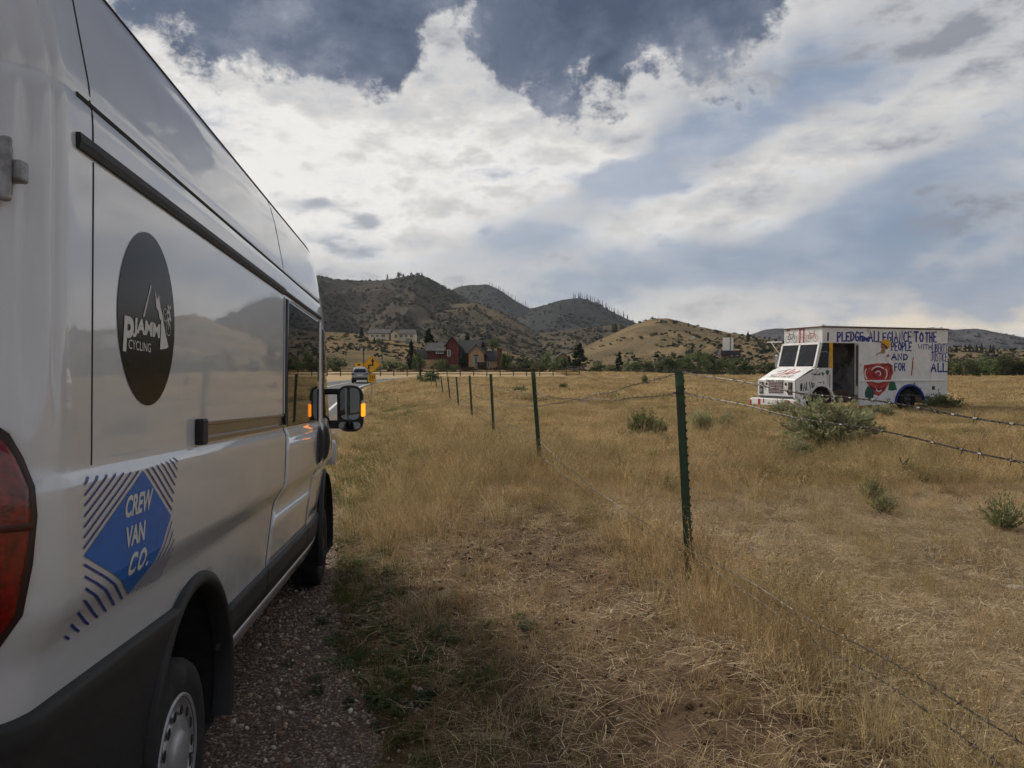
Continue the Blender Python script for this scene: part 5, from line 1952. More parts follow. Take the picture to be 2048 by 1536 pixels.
for kind, px, yb, yt, w, Yd, lab in (
        ('pine', 860, 748, 660, 50, 222, 'large dark pine rising behind the left end of the red house'),
        ('pine', 822, 746, 683, 24, 198, 'slim dark pine at the left corner of the red house'),
        ('pine', 934, 748, 668, 26, 236, 'dark pine top showing over the red house roof ridge'),
        ('bush', 884, 748, 716, 36, 194, 'green bush in front of the red house left lower wall'),
        ('pine', 926, 747, 699, 26, 195, 'pale green young tree before the red house middle'),
        ('bush', 836, 748, 705, 30, 190, 'loose green tree before the dark slanting left roof'),
        ('bush', 908, 748, 728, 26, 192, 'low rounded shrub before the red house foot'),
        ('bush', 1012, 746, 703, 24, 204, 'dark tree beside the brick chimney of the red house'),
        ('bush', 985, 700, 676, 40, 262, 'dark shrub clump behind the right roof of the red house'),
        ('bush', 668, 742, 712, 52, 168, 'round dark green bush left of the silver vehicle'),
        ('bush', 776, 742, 721, 42, 170, 'dark hedge bush right of the diamond sign'),
        ('bush', 803, 743, 724, 34, 172, 'dark hedge bush between diamond sign and red house'),
        ('bush', 748, 744, 726, 30, 176, 'dark hedge bush right behind the diamond sign'),
        ('bush', 757, 690, 676, 10, 300, 'small round shrub below the cream house left wing'),
        ('pine', 749, 690, 674, 9, 318, 'small conifer standing below the cream house'),
        ('pine', 724, 678, 655, 16, 372, 'dark pine at the left end of the cream house'),
        ('pine', 1158, 750, 689, 52, 200, 'big dark spreading evergreen at the left end of the golden hill'),
        ('bush', 1122, 749, 712, 36, 205, 'dark green tree left of the big evergreen'),
        ('pine', 1238, 750, 705, 26, 214, 'dark upright tree between the big evergreen and the bush row'),
        ('bush', 1197, 750, 720, 40, 205, 'grey green bush just right of the big evergreen'),
        ('bush', 1222, 750, 728, 28, 200, 'low dark bush at the foot of the upright tree'),
        ('bush', 1094, 746, 702, 30, 235, 'rounded tree beside the half hidden tan house'),
        ('pine', 1138, 748, 712, 22, 215, 'small evergreen tucked against the big evergreen'),
        ('bush', 858, 772, 741, 52, 84, 'grey green bush growing round the far end of the wire fence'),
        ('bush', 1229, 668, 645, 14, 640, 'dark tree on the saddle left of the golden hill top'),
        ('pine', 1496, 690, 664, 12, 560, 'lone dark tree on the skyline left of the painted van')):
    photo_plant(kind, px, yb, yt, w, Yd, lab, 'tree' if (kind == 'pine' or 'tree' in lab) else 'bush')

row = [(1262, 726, 30), (1288, 719, 34), (1314, 724, 30), (1338, 712, 38), (1364, 718, 34), (1390, 709, 42), (1418, 714, 38), (1446, 717, 40), (1474, 718, 38), (1500, 728, 26), (1528, 726, 30), (1552, 728, 28)]
for i, (px, yt, w) in enumerate(row):
    photo_plant('bush', px + rv.uniform(-3, 3), 752, yt - 3 + rv.uniform(-3, 3), w * 1.5, 226 + rv.uniform(-10, 10), f'{ORD[i]} bush from the left in the green row between evergreens and painted van', 'bush', 'green bush row along the far field edge',
                leaf=(lf_green, lf_olive, lf_green)[i % 3])
row = [(1040, 728, 26), (1060, 722, 28), (1078, 727, 24), (1108, 730, 24), (1024, 730, 20)]
for i, (px, yt, w) in enumerate(sorted(row)):
    photo_plant('bush', px, 749, yt - 4, w * 1.5, 198 + rv.uniform(-6, 6), f'{ORD[i]} low bush right of the red house, counted from the chimney', 'bush', 'low bushes right of the red house', leaf=(lf_green, lf_olive)[i % 2])
row = [(1905, 722, 34), (1928, 717, 36), (1950, 724, 32), (1972, 714, 40), (1998, 717, 40), (2022, 712, 44), (2046, 716, 40), (2075, 716, 46), (2110, 714, 44)]
for i, (px, yt, w) in enumerate(row):
    photo_plant('bush', px, 757, yt - 3 + rv.uniform(-2, 3), w * 1.5, 196 + rv.uniform(-10, 10), f'{ORD[i]} bush from the left in the green row right of the painted van', 'bush', 'bush row right of the painted van', leaf=(lf_green, lf_olive, lf_green, lf_green)[i % 4])
for i, (px, yb, yt, w) in enumerate([(1912, 705, 692, 12), (1930, 703, 690, 12), (1938, 702, 689, 9), (1953, 703, 690, 12), (1963, 700, 686, 10), (1980, 704, 690, 9), (1986, 701, 690, 8), (2000, 712, 702, 12)]):
    photo_plant('pine', px, yb + 10, yt, w, 560, f'{ORD[i]} dark pine from the left on the low ridge right of the painted van', 'tree', 'pines on the low right ridge')

# brush in the field
for kind, px, yb, yt, w, lab, lf in (
        ('sage', 1655, 886, 808, 250, 'large grey green sagebrush in front of the painted van', lf_sage),
        ('sage', 1592, 905, 868, 90, 'low sagebrush at the left foot of the large sagebrush', lf_sage),
        ('sage', 1712, 880, 815, 100, 'sagebrush clump against the right flank of the large sagebrush', lf_sage),
        ('sage', 1288, 868, 824, 84, 'green bushy shrub left of the near steel post', lf_brush),
        ('sage', 1322, 872, 838, 34, 'small shrub touching the green bushy shrub by the near post', lf_brush),
        ('sage', 1404, 863, 818, 62, 'leggy grey sagebrush just right of the near steel post', lf_sage),
        ('sage', 1450, 858, 828, 54, 'low round sagebrush right of the leggy one', lf_sage),
        ('sage', 1495, 846, 822, 24, 'small green tuft shrub before the painted van bumper', lf_brush),
        ('sage', 1336, 968, 922, 60, 'small bright green shrub close left of the near post', lf_brush),
        ('sage', 1745, 985, 930, 62, 'sparse yellow green shrub in the right of the field', lf_brush),
        ('sage', 1770, 1012, 962, 70, 'wispy green shrub in front of the sparse yellow green one', lf_brush),
        ('sage', 1850, 955, 925, 40, 'small green shrub beside the charred stump', lf_brush),
        ('sage', 2010, 1045, 968, 120, 'twiggy green shrub at the right edge of the field', lf_brush),
        ('sage', 1825, 945, 905, 40, 'thin upright shrub behind the charred stump', lf_brush),
        ('sage', 842, 925, 890, 70, 'green weed clump left of the wire fence', lf_brush),
        ('sage', 787, 930, 905, 34, 'small weed clump near the roadside grass', lf_brush),
        ('sage', 1126, 779, 764, 24, 'small round shrub in the far field by the second post', lf_brush),
        ('sage', 1290, 742 + 30, 752, 20, 'tiny shrub out in the far field left of the near post', lf_brush),
        ('sage', 1230, 800, 785, 30, 'low shrub in the field between the two nearest posts', lf_brush),
        ('sage', 1040, 786, 770, 40, 'low green patch of brush behind the third post', lf_brush),
        ('sage', 1885, 838, 812, 110, 'dark green weeds under the tail of the painted van', lf_brush),
        ('sage', 1762, 832, 806, 70, 'weeds before the rear wheel of the painted van', lf_sage),
        ('sage', 1560, 842, 815, 60, 'weeds under the bumper of the painted van', lf_sage)):
    Yd = 1.5 * FPX / (yb - 740)
    if 'painted van' in lab and 'front of' not in lab and 'bumper' not in lab.replace('van bumper', ''):
        Yd = min(Yd, 29.6)
    Yd = {'dark green weeds under the tail of the painted van': 31.0, 'weeds under the bumper of the painted van': 27.6}.get(lab, Yd)
    photo_plant('sage', px, yb, yt, w, Yd, lab, 'shrub', None, lf)
# charred stump and pale litter
q = Vector(((1808 - 1024) / FPX * 12.0, 12.0, 0)); q.z = gz1(q.x, q.y)
cs_ = MB().tube([(0, 0, -.05), (.02, 0, .12), (.05, .02, .2), (.10, .02, .26)], [.028, .024, .018, .006], 6).tube([(.03, 0, .14), (-.04, .01, .22), (-.05, 0, .28)], [.016, .012, .004], 5).tube([(.0, 0, 0), (-.10, 0, .06)], [.02, .006], 5)
co_ = cs_.build('charred_stump', mat('charred_wood', (.02, .016, .014), .9), None)
co_.location = q
tag(co_, 'charred forked stump sticking out of the grass in the right field', 'stump')
rockm = mat('pale_rock', (.40, .38, .34), .9, var=.3, vscale=8, bump=.6, bscale=20)


def rock(px, py, wpx_, lab, hk=.35):
    Yd = 1.5 * FPX / (py - 740)
    x = (px - 1024) / FPX * Yd
    w = wpx_ / FPX * Yd
    bm = bmesh.new()
    bmesh.ops.create_icosphere(bm, subdivisions=2, radius=.5)
    rg = random.Random(px)
    for v in bm.verts:
        k = 1 + rg.uniform(-.22, .22)
        v.co = Vector((v.co.x * w * k, v.co.y * w * .7 * k, v.co.z * w * hk * k))
    me = bpy.data.meshes.new('rock')
    bm.to_mesh(me); bm.free()
    o = link('rock', me, rockm)
    o.location = (x, Yd, gz1(x, Yd) + w * hk * .2)
    tag(o, lab, 'rock')


rock(1468, 1084, 44, 'flat pale rock in bare ground just right of the near post', .2)
rock(2038, 1156, 40, 'pale rock at the right edge of the field', .3)
rock(858, 1192, 14, 'small white stone in the grass by the gravel edge')
rock(870, 1130, 12, 'small white stone in the grass above the other white stone')
rock(1507, 1092, 26, 'small dark edged rock right of the flat pale rock', .3)

# pines and burnt snags on the ridges
for i, (px, hpx, w) in enumerate([(799, 12, 11), (806, 8, 7), (815, 5, 5), (822, 9, 6), (835, 8, 10), (845, 9, 6), (776, 11, 6), (697, 5, 4)]):
    p = hill_pt('main_hill', px, 1.0)
    q = p.y / FPX
    plant('pine_tree', f'{ORD[i] if i < 6 else ("lone dark" if i == 6 else "tiny dark")} pine {"from the left in the cluster" if i < 6 else "left of the cluster" if i == 6 else "far left"} on the main hill ridge', 'tree', (p.x, p.y, p.z - 2), (w * q / (1.0 if i in (0, 4, 3) else .58), w * q / (1.0 if i in (0, 4, 3) else .58), (hpx + 1.5) * q), i, BUSH[i % 4] if i in (0, 4, 3) else PINES[i % 3], lf_dark, trunk_me, bark, 'pines on the main hill ridge')
snag_m = mat('burnt_snag_wood', (.025, .022, .021), .9)
SN = []
for k in range(4):
    rg = random.Random(k)
    b = MB().tube([(0, 0, -.1), (.01 * k, 0, .5), (rg.uniform(-.02, .02), 0, 1)], [.07, .055, .024], 5)
    for j in range(7):
        z_ = rg.uniform(.25, .92)
        an = rg.uniform(0, 6.28)
        L_ = .13 * (1.1 - z_) + .03
        b.tube([(0, 0, z_), (math.cos(an) * L_, math.sin(an) * L_, z_ + rg.uniform(-.02, .06))], [.02, .008], 3, caps=False)
    SN.append(b.mesh('snag'))
    SN[-1].materials.append(snag_m)
rg = random.Random(12)
for hname, a, b_, n, h0, h1, lab in (('distant_hill', 978, 1062, 26, 6, 12, 'burnt snag on the falling right skyline of the second hill'), ('distant_hill', 899, 930, 6, 4, 7, 'burnt snag on the left skyline of the second hill'),
                                     ('burnt_cone_hill', 1144, 1258, 34, 9, 15, 'tall bare burnt snag on the right skyline of the cone hill'), ('main_hill', 862, 900, 8, 4, 9, 'bare snag on the falling right skyline of the main hill'),
                                     ('main_hill', 642, 690, 5, 3, 5, 'tiny bare snag on the left skyline of the main hill'), ('right_blue_hill', 1900, 2046, 22, 3, 6, 'small snag on the far ridge right of the painted van')):
    for i in range(n):
        px = a + (b_ - a) * (i + rg.uniform(.1, .9)) / n
        p = hill_pt(hname, px, 1.0)
        q = p.y / FPX
        o = bpy.data.objects.new('snag_tree', SN[i % 4])
        COL.objects.link(o)
        o.location = (p.x, p.y, p.z - 2)
        hgt = rg.uniform(h0, h1) * q
        o.scale = (hgt * .85, hgt * .85, hgt)
        o.rotation_euler = (rg.uniform(-.06, .06), rg.uniform(-.06, .06), rg.uniform(0, 6))
        tag(o, f'{ORD[i]} {lab[:lab.index(" on ")]} from the left{lab[lab.index(" on "):]}', 'dead tree', lab + 's')


# ------------------------------------------------------------------ scattering by geometry nodes
def scatter(name, pts, rot, scl, idx, protos, label, cat):
    """one object of kind stuff: prototypes instanced on given points"""
    pc = bpy.data.collections.new(name + '_kinds')
    for i, (me, m) in enumerate(protos):
        if not me.materials:
            me.materials.append(m)
        o = bpy.data.objects.new(f'{name}_kind_{chr(97 + i)}', me)
        pc.objects.link(o)
    me = bpy.data.meshes.new(name)
    n = len(pts)
    me.vertices.add(n)
    me.vertices.foreach_set('co', np.asarray(pts, np.float32).ravel())
    for an, ty, dat, key in (('rot', 'FLOAT_VECTOR', rot, 'vector'), ('scl', 'FLOAT_VECTOR', scl, 'vector'), ('idx', 'INT', idx, 'value')):
        a = me.attributes.new(an, ty, 'POINT')
        a.data.foreach_set(key, np.asarray(dat, np.int32 if ty == 'INT' else np.float32).ravel())
    o = bpy.data.objects.new(name, me)
    COL.objects.link(o)
    g = bpy.data.node_groups.new(name + '_scatter', 'GeometryNodeTree')
    g.interface.new_socket('Geometry', in_out='INPUT', socket_type='NodeSocketGeometry')
    g.interface.new_socket('Geometry', in_out='OUTPUT', socket_type='NodeSocketGeometry')
    gi = g.nodes.new('NodeGroupInput'); go = g.nodes.new('NodeGroupOutput')
    ci = g.nodes.new('GeometryNodeCollectionInfo')
    ci.inputs['Collection'].default_value = pc
    ci.inputs['Separate Children'].default_value = True
    ci.inputs['Reset Children'].default_value = True
    ip = g.nodes.new('GeometryNodeInstanceOnPoints')
    ip.inputs['Pick Instance'].default_value = True

    def named(nm, ty):
        q_ = g.nodes.new('GeometryNodeInputNamedAttribute')
        q_.data_type = ty
        q_.inputs['Name'].default_value = nm
        return q_.outputs['Attribute']
    er = g.nodes.new('FunctionNodeEulerToRotation')
    g.links.new(named('rot', 'FLOAT_VECTOR'), er.inputs[0])
    g.links.new(er.outputs[0], ip.inputs['Rotation'])
    g.links.new(named('scl', 'FLOAT_VECTOR'), ip.inputs['Scale'])
    g.links.new(named('idx', 'INT'), ip.inputs['Instance Index'])
    g.links.new(gi.outputs[0], ip.inputs['Points'])
    g.links.new(ci.outputs[0], ip.inputs['Instance'])
    g.links.new(ip.outputs[0], go.inputs[0])
    md = o.modifiers.new('scatter', 'NODES')
    md.node_group = g
    tag(o, label, cat, kind='stuff')
    return o


# scrub on the hillsides
nrg = np.random.RandomState(77)
hp, hs, hi = [], [], []
for hname, n, s0, s1, tmin, keep in (('main_hill', 7500, 1.2, 3.8, .05, .0), ('spur_hill', 2600, 1.0, 3.0, .05, .0), ('distant_hill', 900, 3, 6, .3, .0), ('burnt_cone_hill', 1100, 2.5, 6, .1, .0), ('valley_foothill', 900, 1.5, 4.0, .1, .0),
                                     ('golden_hill', 2600, .8, 2.6, .02, .0), ('house_foothill', 1100, .5, 1.7, .03, .0), ('right_blue_hill', 1500, 2.5, 5.5, .1, .0)):
    X_, Yd_, Zz_, T_ = HILLS[hname]
    a, b_ = X_.shape
    rows_ = np.where((T_[:, 0] >= tmin) & (T_[:, 0] <= 1.0))[0]
    i = rows_[nrg.randint(0, len(rows_) - 1, n * 3)]
    j = nrg.randint(0, b_ - 1, n * 3)
    u, v = nrg.rand(n * 3), nrg.rand(n * 3)
    f = lambda M: (M[i, j] * (1 - u) + M[i + 1, j] * u) * (1 - v) + (M[i, j + 1] * (1 - u) + M[i + 1, j + 1] * u) * v
    P_ = np.stack([f(X_), f(Yd_), f(Zz_)], 1)
    sc_ = 60 if s1 > 3 else 22
    den = fbm(P_[:, 0] / sc_, P_[:, 1] / sc_, 4)
    px_ = 1024 + FPX * P_[:, 0] / P_[:, 1]
    if hname == 'golden_hill':
        py_ = 740 - (P_[:, 2] - EYE) / P_[:, 1] * FPX
        den = den + .35 * np.exp(-((px_ - 1400) / 90) ** 2 - ((py_ - 700) / 22) ** 2) + .25 * (px_ > 1480) - .22 * (px_ < 1310) * (py_ > 650)
    ok = (den > nrg.uniform(.30, .62, n * 3)) & (px_ > 560) & (px_ < 2500)
    P_ = P_[ok][:n]
    hp.append(P_)
    k = len(P_)
    s_ = nrg.uniform(s0, s1, k)
    hs.append(np.stack([s_ * nrg.uniform(.9, 1.7, k), s_ * nrg.uniform(.9, 1.7, k), s_ * nrg.uniform(.6, 1.1, k)], 1))
    hi.append(nrg.randint(0, 3, k) + 3 * (nrg.rand(k) < .35))
hp = np.concatenate(hp); hs = np.concatenate(hs); hi = np.concatenate(hi)
lowb = [bush_mesh(f'scrub{k}', 90 + k, n=130, leaf=.12, clumps=9) for k in range(3)]
lowb2 = [bush_mesh(f'scrub{k}', 95 + k, n=130, leaf=.12, clumps=9) for k in range(3)]
sc_d = leafmat('hillside_scrub_dark', (.022, .028, .018), (.05, .055, .033), .3)
sc_o = leafmat('hillside_scrub_olive', (.07, .068, .042), (.12, .105, .06), .3)
rot0 = np.zeros((len(hp), 3)); rot0[:, 2] = nrg.uniform(0, 6.28, len(hp))
scatter('hillside_scrub', hp - np.array([0, 0, .3]), rot0, hs, hi, [(m, sc_d) for m in lowb] + [(m, sc_o) for m in lowb2], 'dark scrub dotted over the dry hillsides', 'scrub')


# ------------------------------------------------------------------ grass
def tuft(name, seed, n, h, spread, width, lean, seg=3, heads=0, flat=False, hv=.4):
    rng = np.random.RandomState(seed)
    b = MB()
    for i in range(n):
        an = rng.uniform(0, 2 * np.pi); r = spread * math.sqrt(rng.rand())
        bx, by = r * math.cos(an), r * math.sin(an)
        da = an + rng.normal() * 1.2
        L = h * (1 - hv + hv * 1.6 * rng.rand())
        ln = lean * rng.uniform(.2, 1.3)
        wa = rng.uniform(0, 2 * np.pi)
        wx, wy = math.cos(wa) * width, math.sin(wa) * width
        pts_ = []
        for k in range(seg + 1):
            t = k / seg
            if flat:
                px_, py_, pz_ = bx + math.cos(da) * L * t, by + math.sin(da) * L * t, .008 + .05 * L * math.sin(math.pi * t) * rng.rand() + .01 * rng.rand()
            else:
                px_, py_, pz_ = bx + math.cos(da) * ln * L * t ** 1.8, by + math.sin(da) * ln * L * t ** 1.8, L * (t - .18 * ln * t * t)
            pts_.append((px_, py_, pz_))
        vs, fs = [], []
        for k, p in enumerate(pts_):
            w = 1 - .75 * (k / seg)
            vs += [(p[0] - wx * w, p[1] - wy * w, p[2]), (p[0] + wx * w, p[1] + wy * w, p[2])]
        fs = [(2 * k, 2 * k + 1, 2 * k + 3, 2 * k + 2) for k in range(seg)]
        b.add(vs, fs)
        if heads and rng.rand() < .85:
            tip = np.array(pts_[-1]); pre = np.array(pts_[-2])
            for j in range(heads):
                t = rng.uniform(.25, 1.05)
                c = pre + (tip - pre) * t
                d = np.array([math.cos(da) + rng.normal() * .5, math.sin(da) + rng.normal() * .5, rng.uniform(-.7, .5)])
                d /= np.linalg.norm(d)
                s_ = width * rng.uniform(7, 12)
                e = np.cross(d, rng.normal(size=3)); e /= np.linalg.norm(e)
                e = e * width * 1.9
                b.add([c, c + d * s_ * .5 + e, c + d * s_, c + d * s_ * .5 - e], [(0, 1, 2, 3)])
    return b.mesh(name)


dryA = mat('dry_straw_pale', (.60, .47, .27), .8, patch_=((.31, .26, .12), .55, .8), col2=(.46, .335, .17), vscale=2.0, rand=.42, trans=.35, spec=.15)
dryB = mat('dry_straw_brown', (.40, .27, .135), .8, patch_=((.30, .27, .11), .4, .55), col2=(.25, .16, .08), vscale=2.0, rand=.45, trans=.35, spec=.15)
dryC = mat('dry_grass_litter', (.38, .285, .17), .9, col2=(.19, .135, .08), vscale=2.0, rand=.35, spec=.1)
dryD = mat('pale_stubble', (.60, .49, .32), .9, col2=(.42, .32, .19), vscale=2.0, rand=.35, spec=.1)
grn = mat('green_grass_blades', (.085, .115, .030), .75, col2=(.16, .17, .055), vscale=2.0, rand=.3, trans=.35, spec=.2)
dgrn = mat('dark_green_weed', (.06, .085, .04), .75, col2=(.12, .15, .07), vscale=4.0, rand=.3, trans=.2, spec=.2)
KG = [(tuft('tall_a', 1, 16, .40, .07, .0016, .35, 4, 7), dryA), (tuft('tall_b', 2, 13, .46, .09, .0016, .45, 4, 9), dryB), (tuft('tall_c', 3, 18, .34, .10, .0015, .5, 4, 5), dryA),
      (tuft('short_a', 4, 26, .13, .08, .0016, .8, 3), dryA), (tuft('short_b', 5, 30, .10, .10, .0015, 1.0, 3), dryB), (tuft('short_c', 6, 24, .17, .07, .0015, .7, 3, 2), dryB),
      (tuft('litter_a', 7, 22, .17, .16, .0018, 0, 3, 0, True), dryC), (tuft('litter_b', 8, 30, .12, .18, .0017, 0, 2, 0, True), dryD),
      (tuft('mid_a', 9, 60, .20, .26, .0034, .55, 3, 2), dryA), (tuft('mid_b', 10, 60, .17, .28, .0034, .6, 3, 2), dryB),
      (tuft('far_a', 11, 70, .30, .75, .011, .5, 2, 1), dryA), (tuft('far_b', 12, 70, .26, .75, .011, .5, 2, 1), dryB)]
KGREEN = [(tuft('green_a', 13, 26, .16, .07, .0020, .6, 3), grn), (tuft('green_b', 14, 60, .19, .28, .0036, .5, 3), grn), (tuft('green_c', 15, 70, .28, .7, .011, .5, 2), grn)]


def field_pts(n, y0, y1, rng, kx=.74, pad=1.6):
    y = np.sqrt(rng.uniform(max(y0, 0) ** 2, y1 ** 2, n * 2))
    x = rng.uniform(-1, 1, n * 2) * (kx * y + pad)
    rdv = road_dist(x, y)
    ok = (rdv > ROAD_HW + .35)
    ok &= x > gravel_x(y) + np.where(rng.rand(n * 2) < .12, -.25, 0) + rng.uniform(0, .35, n * 2) ** 1.0
    # keep clear of the step van's footprint
    lx = (x - 11.54) * math.cos(PHI) + (y - 29.9) * math.sin(PHI)
    ly = -(x - 11.54) * math.sin(PHI) + (y - 29.9) * math.cos(PHI)
    ok &= ~((lx > -1.3) & (lx < 6.2) & (ly > .15) & (ly < 2.1))
    return x[ok][:n], y[ok][:n]


GP, GR, GS, GI = [], [], [], []
WP, WR, WS, WI = [], [], [], []
grg = np.random.RandomState(21)


def put(x, y, idx, smin, smax, green=False, tall=1.0):
    k = len(x)
    if k == 0:
        return
    z = gz(x, y)
    r_ = np.zeros((k, 3)); r_[:, 2] = grg.uniform(0, 6.28, k); r_[:, :2] = grg.normal(size=(k, 2)) * .08
    s_ = grg.uniform(smin, smax, k)
    S_ = np.stack([s_, s_, s_ * tall * grg.uniform(.8, 1.2, k)], 1)
    A_ = (WP, WR, WS, WI) if green else (GP, GR, GS, GI)
    A_[0].append(np.stack([x, y, z - .005], 1)); A_[1].append(r_); A_[2].append(S_); A_[3].append(idx)


def dens(x, y):
    """tall-grass, short-grass and green shares of the ground"""
    d = x - fence_x(y)
    n1 = fbm(x / 1.3, y / 1.3, 3)
    n2 = fbm(x / 5 + 40, y / 5, 3)
    n3 = fbm(x / 3.1 + 9, y / 3.1 + 70, 3)
    strip_ = np.exp(-((d - .02) / .27) ** 2) * sstep(7, 5.2, y)
    hump = sstep(-2.6, -2.0, d) * sstep(-.3, -.9, d) * sstep(6.8, 8.8, y)
    hump = np.maximum(hump, sstep(-2.3, -1.7, d) * sstep(-.7, -1.1, d) * sstep(5.6, 8.2, y) * .5)
    back = sstep(8.5, 13, y) * sstep(.35, .6, n2) * .7
    tall = np.clip(strip_ * 1.2 + hump * .8 + back, 0, 1) * sstep(.25, .5, n1) * (1 - .9 * sstep(-2.6, -2.2, d) * sstep(-.3, -.6, d) * sstep(7.6, 6.2, y))
    dirt = sstep(-2.9, -2.2, d) * sstep(-.18, -.5, d) * sstep(9.2, 6.8, y) * sstep(.22, .42, n1)
    mown = sstep(.45, .8, d) * sstep(13.5, 10, y)
    green = sstep(.52, .66, n3) * .55 + .5 * sstep(.35, -.1, np.abs(d + 2.4) - .4) * sstep(4, 8, y)
    return tall, dirt, mown, np.clip(green, 0, 1), n1


# near ground
x, y = field_pts(32000, .9, 14.5, grg)
tall, dirt, mown, green, n1 = dens(x, y)
u = grg.rand(len(x))
m = u < tall * .55
put(x[m], y[m], grg.choice([0, 1, 2], m.sum(), p=[.4, .35, .25]), .45, 1.0)
m2 = ~m & (grg.rand(len(x)) > dirt * .80) & (grg.rand(len(x)) < .70 - .52 * mown)
isg = grg.rand(len(x)) < green * np.where(y < 8, .25, .6)
put(x[m2 & ~isg], y[m2 & ~isg], grg.choice([3, 4, 5], (m2 & ~isg).sum()), .40, 1.1)
put(x[m2 & isg], y[m2 & isg], np.zeros((m2 & isg).sum(), int), .5, 1.1, True)
x, y = field_pts(38000, .9, 14.5, grg)
tall, dirt, mown, green, n1 = dens(x, y)
m = grg.rand(len(x)) > dirt * .62
put(x[m], y[m], grg.choice([6, 7], m.sum()), .6, 1.3)
# middle distance
x, y = field_pts(17000, 11, 42, grg)
tall, dirt, mown, green, n1 = dens(x, y)
isg = grg.rand(len(x)) < green * .5
big = .75 + .5 * n1
put(x[~isg], y[~isg], grg.choice([8, 9], (~isg).sum(), p=[.6, .4]), .55, 1.1)
put(x[isg], y[isg], np.ones(isg.sum(), int), .55, 1.1, True)
x, y = field_pts(5000, 10, 26, grg)
tall, dirt, mown, green, n1 = dens(x, y)
m = grg.rand(len(x)) < tall
put(x[m], y[m], grg.choice([0, 1, 2], m.sum()), .7, 1.2)
# far field
for n, y0, y1 in ((11000, 36, 120), (9000, 110, 285)):
    x, y = field_pts(n, y0, y1, grg)
    tall, dirt, mown, green, n1 = dens(x / 3, y / 3)
    isg = grg.rand(len(x)) < green * .22
    ok = (y < 146) | (x > -6)
    put(x[~isg & ok], y[~isg & ok], grg.choice([10, 11], (~isg & ok).sum(), p=[.65, .35]), .6, 1.15)
    put(x[isg & ok], y[isg & ok], np.full((isg & ok).sum(), 2), .6, 1.1, True)
# roadside verge grass is greener
x = grg.uniform(-9, -2, 2600); y = grg.uniform(9, 60, 2600)
m = (x > gravel_x(y) + .1) & (x < fence_x(y) - 1.0) & (road_dist(x, y) > ROAD_HW + .5)
put(x[m], y[m], np.ones(m.sum(), int), .5, 1.0, True)
y = grg.uniform(2.5, 9, 420); x = gravel_x(y) + np.abs(grg.normal(size=420)) * .40 - .08
put(x, y, np.zeros(420, int), .3, .75, True)
scatter('dry_grass', np.concatenate(GP), np.concatenate(GR), np.concatenate(GS), np.concatenate(GI), KG, 'dry golden grass covering the field and verge', 'grass')
scatter('green_grass', np.concatenate(WP), np.concatenate(WR), np.concatenate(WS), np.concatenate(WI), KGREEN, 'patches of green grass among the dry grass', 'grass')

# low dark weeds along the gravel edge
wp = []
for px, py, n, rx, ry in ((735, 1025, 46, .16, .30), (750, 1095, 26, .10, .15), (745, 1150, 14, .1, .2), (735, 1210, 16, .12, .2), (790, 1260, 24, .22, .14), (770, 1330, 22, .20, .12), (820, 1400, 20, .2, .12), (850, 1300, 16, .3, .15), (1150, 1015, 40, .30, .4), (1240, 1090, 26, .22, .2),
                          (715, 965, 24, .25, .6), (700, 920, 24, .3, .9)):
    Yd = 1.66 * FPX / (py - 740)
    cx_ = (px - 1024) / FPX * Yd
    wp.append(np.stack([cx_ + grg.normal(size=n) * rx, Yd + grg.normal(size=n) * ry], 1))
wp = np.concatenate(wp)
wp = np.concatenate([wp, gz(wp[:, 0], wp[:, 1])[:, None]], 1)
rotw = np.zeros((len(wp), 3)); rotw[:, 2] = grg.uniform(0, 6.28, len(wp))
sw = grg.uniform(.035, .095, len(wp))
KW = [(bush_mesh('weed_a', 120, n=420, leaf=.055, clumps=20), dgrn), (bush_mesh('weed_b', 121, n=420, leaf=.048, clumps=22), dgrn)]
scatter('low_weeds', wp, rotw, np.stack([sw * 1.5, sw * 1.5, sw * .55], 1), grg.randint(0, 2, len(wp)), KW, 'low dark green weeds along the gravel edge', 'weeds')

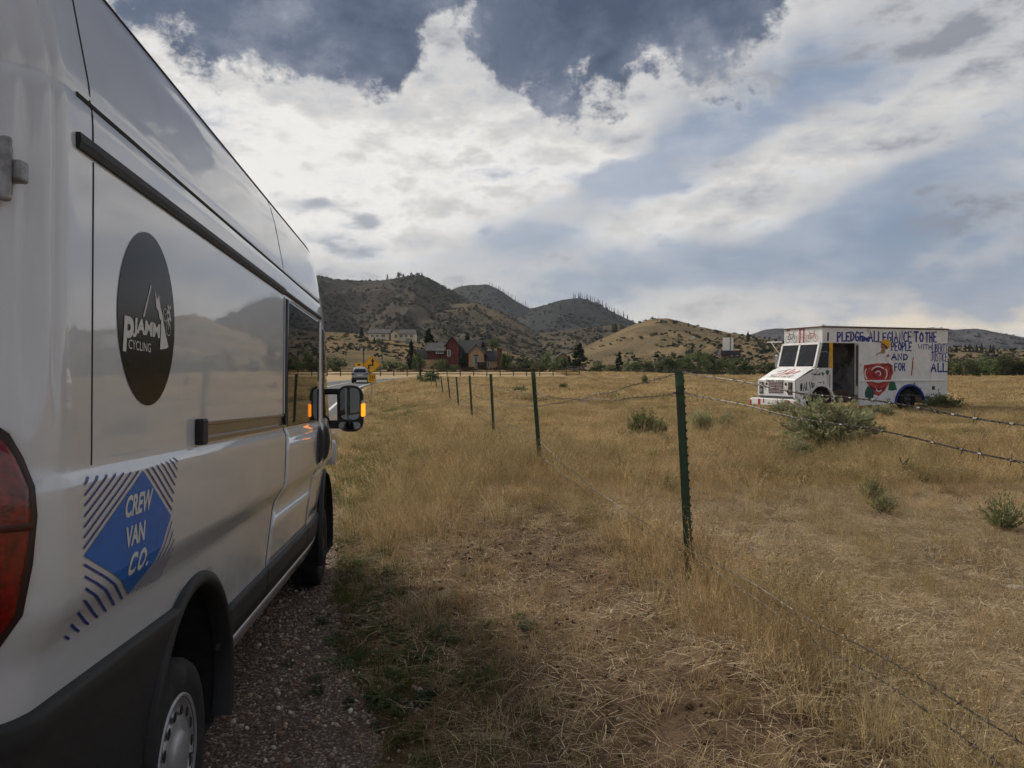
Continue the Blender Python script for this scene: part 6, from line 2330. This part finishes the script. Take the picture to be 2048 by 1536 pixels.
# loose stones on the shoulder
n = 48000
y = np.sqrt(grg.uniform(1.2 ** 2, 13 ** 2, n)) * 1.0
x = -1.07 - .1 * (y - 2.7) + grg.uniform(-.9, 2.2, n)
m = (x < gravel_x(y) + grg.normal(size=n) * .12)
x, y = x[m], y[m]
sz = np.exp(grg.normal(size=len(x)) * .45) * .0078
sz = np.clip(sz, .004, .019)
z = gz(x, y) + .006 + sz * .25
rots = grg.uniform(0, 6.28, (len(x), 3))
PB = []
for k, c in enumerate(((.36, .26, .19), (.24, .18, .145), (.48, .38, .30), (.31, .19, .13), (.62, .55, .47))):
    bm = bmesh.new()
    bmesh.ops.create_icosphere(bm, subdivisions=1, radius=1)
    rg = random.Random(k)
    for v in bm.verts:
        v.co *= 1 + rg.uniform(-.25, .2)
        v.co.z *= .65
    me = bpy.data.meshes.new('stone')
    bm.to_mesh(me); bm.free()
    me.polygons.foreach_set('use_smooth', [True] * len(me.polygons))
    PB.append((me, mat(f'stone_{k}', c, .85, rand=.35, spec=.25)))
ny_ = 5200
cy_ = np.sqrt(grg.uniform(1.8 ** 2, 9.5 ** 2, ny_))
cx2 = fence_x(cy_) - grg.uniform(.1, 2.7, ny_)
mk = cx2 > gravel_x(cy_)
cx2, cy_ = cx2[mk], cy_[mk]
cs2 = np.clip(np.exp(grg.normal(size=len(cx2)) * .6) * .0065, .003, .022)
clod = [mat('soil_clod', (.12, .078, .048), .95, rand=.4, spec=.1), mat('small_field_stone', (.30, .25, .20), .9, rand=.4, spec=.2)]
scatter('soil_clods', np.stack([cx2, cy_, gz(cx2, cy_) + cs2 * .2], 1), grg.uniform(0, 6.28, (len(cx2), 3)), np.repeat(cs2[:, None], 3, 1), (grg.rand(len(cx2)) < .18).astype(int), [(PB[0][0].copy(), clod[0]), (PB[1][0].copy(), clod[1])], 'crumbled soil and small stones on the bare bank', 'soil')
scatter('gravel_stones', np.stack([x, y, z], 1), rots, np.repeat(sz[:, None], 3, 1), grg.choice(5, len(x), p=[.3, .3, .15, .18, .07]), PB, 'loose brown gravel stones on the shoulder beside the van', 'gravel')

# ------------------------------------------------------------------ thin summer haze in the air
hz_mat = bpy.data.materials.new('summer_haze')
hz_mat.use_nodes = True
ht = hz_mat.node_tree
for n_ in list(ht.nodes):
    ht.nodes.remove(n_)
ho = ht.nodes.new('ShaderNodeOutputMaterial')
hv = ht.nodes.new('ShaderNodeVolumePrincipled')
hv.inputs['Color'].default_value = (.80, .88, 1.0, 1)
hv.inputs['Density'].default_value = 0.00005
hv.inputs['Anisotropy'].default_value = 0.2
ht.links.new(hv.outputs[0], ho.inputs['Volume'])
hb = MB().box(-9500, 9500, -9500, 9500, -8, 420)
haze = hb.build('haze', hz_mat, None)
tag(haze, 'thin bluish summer haze over the hills', 'haze', kind='stuff')
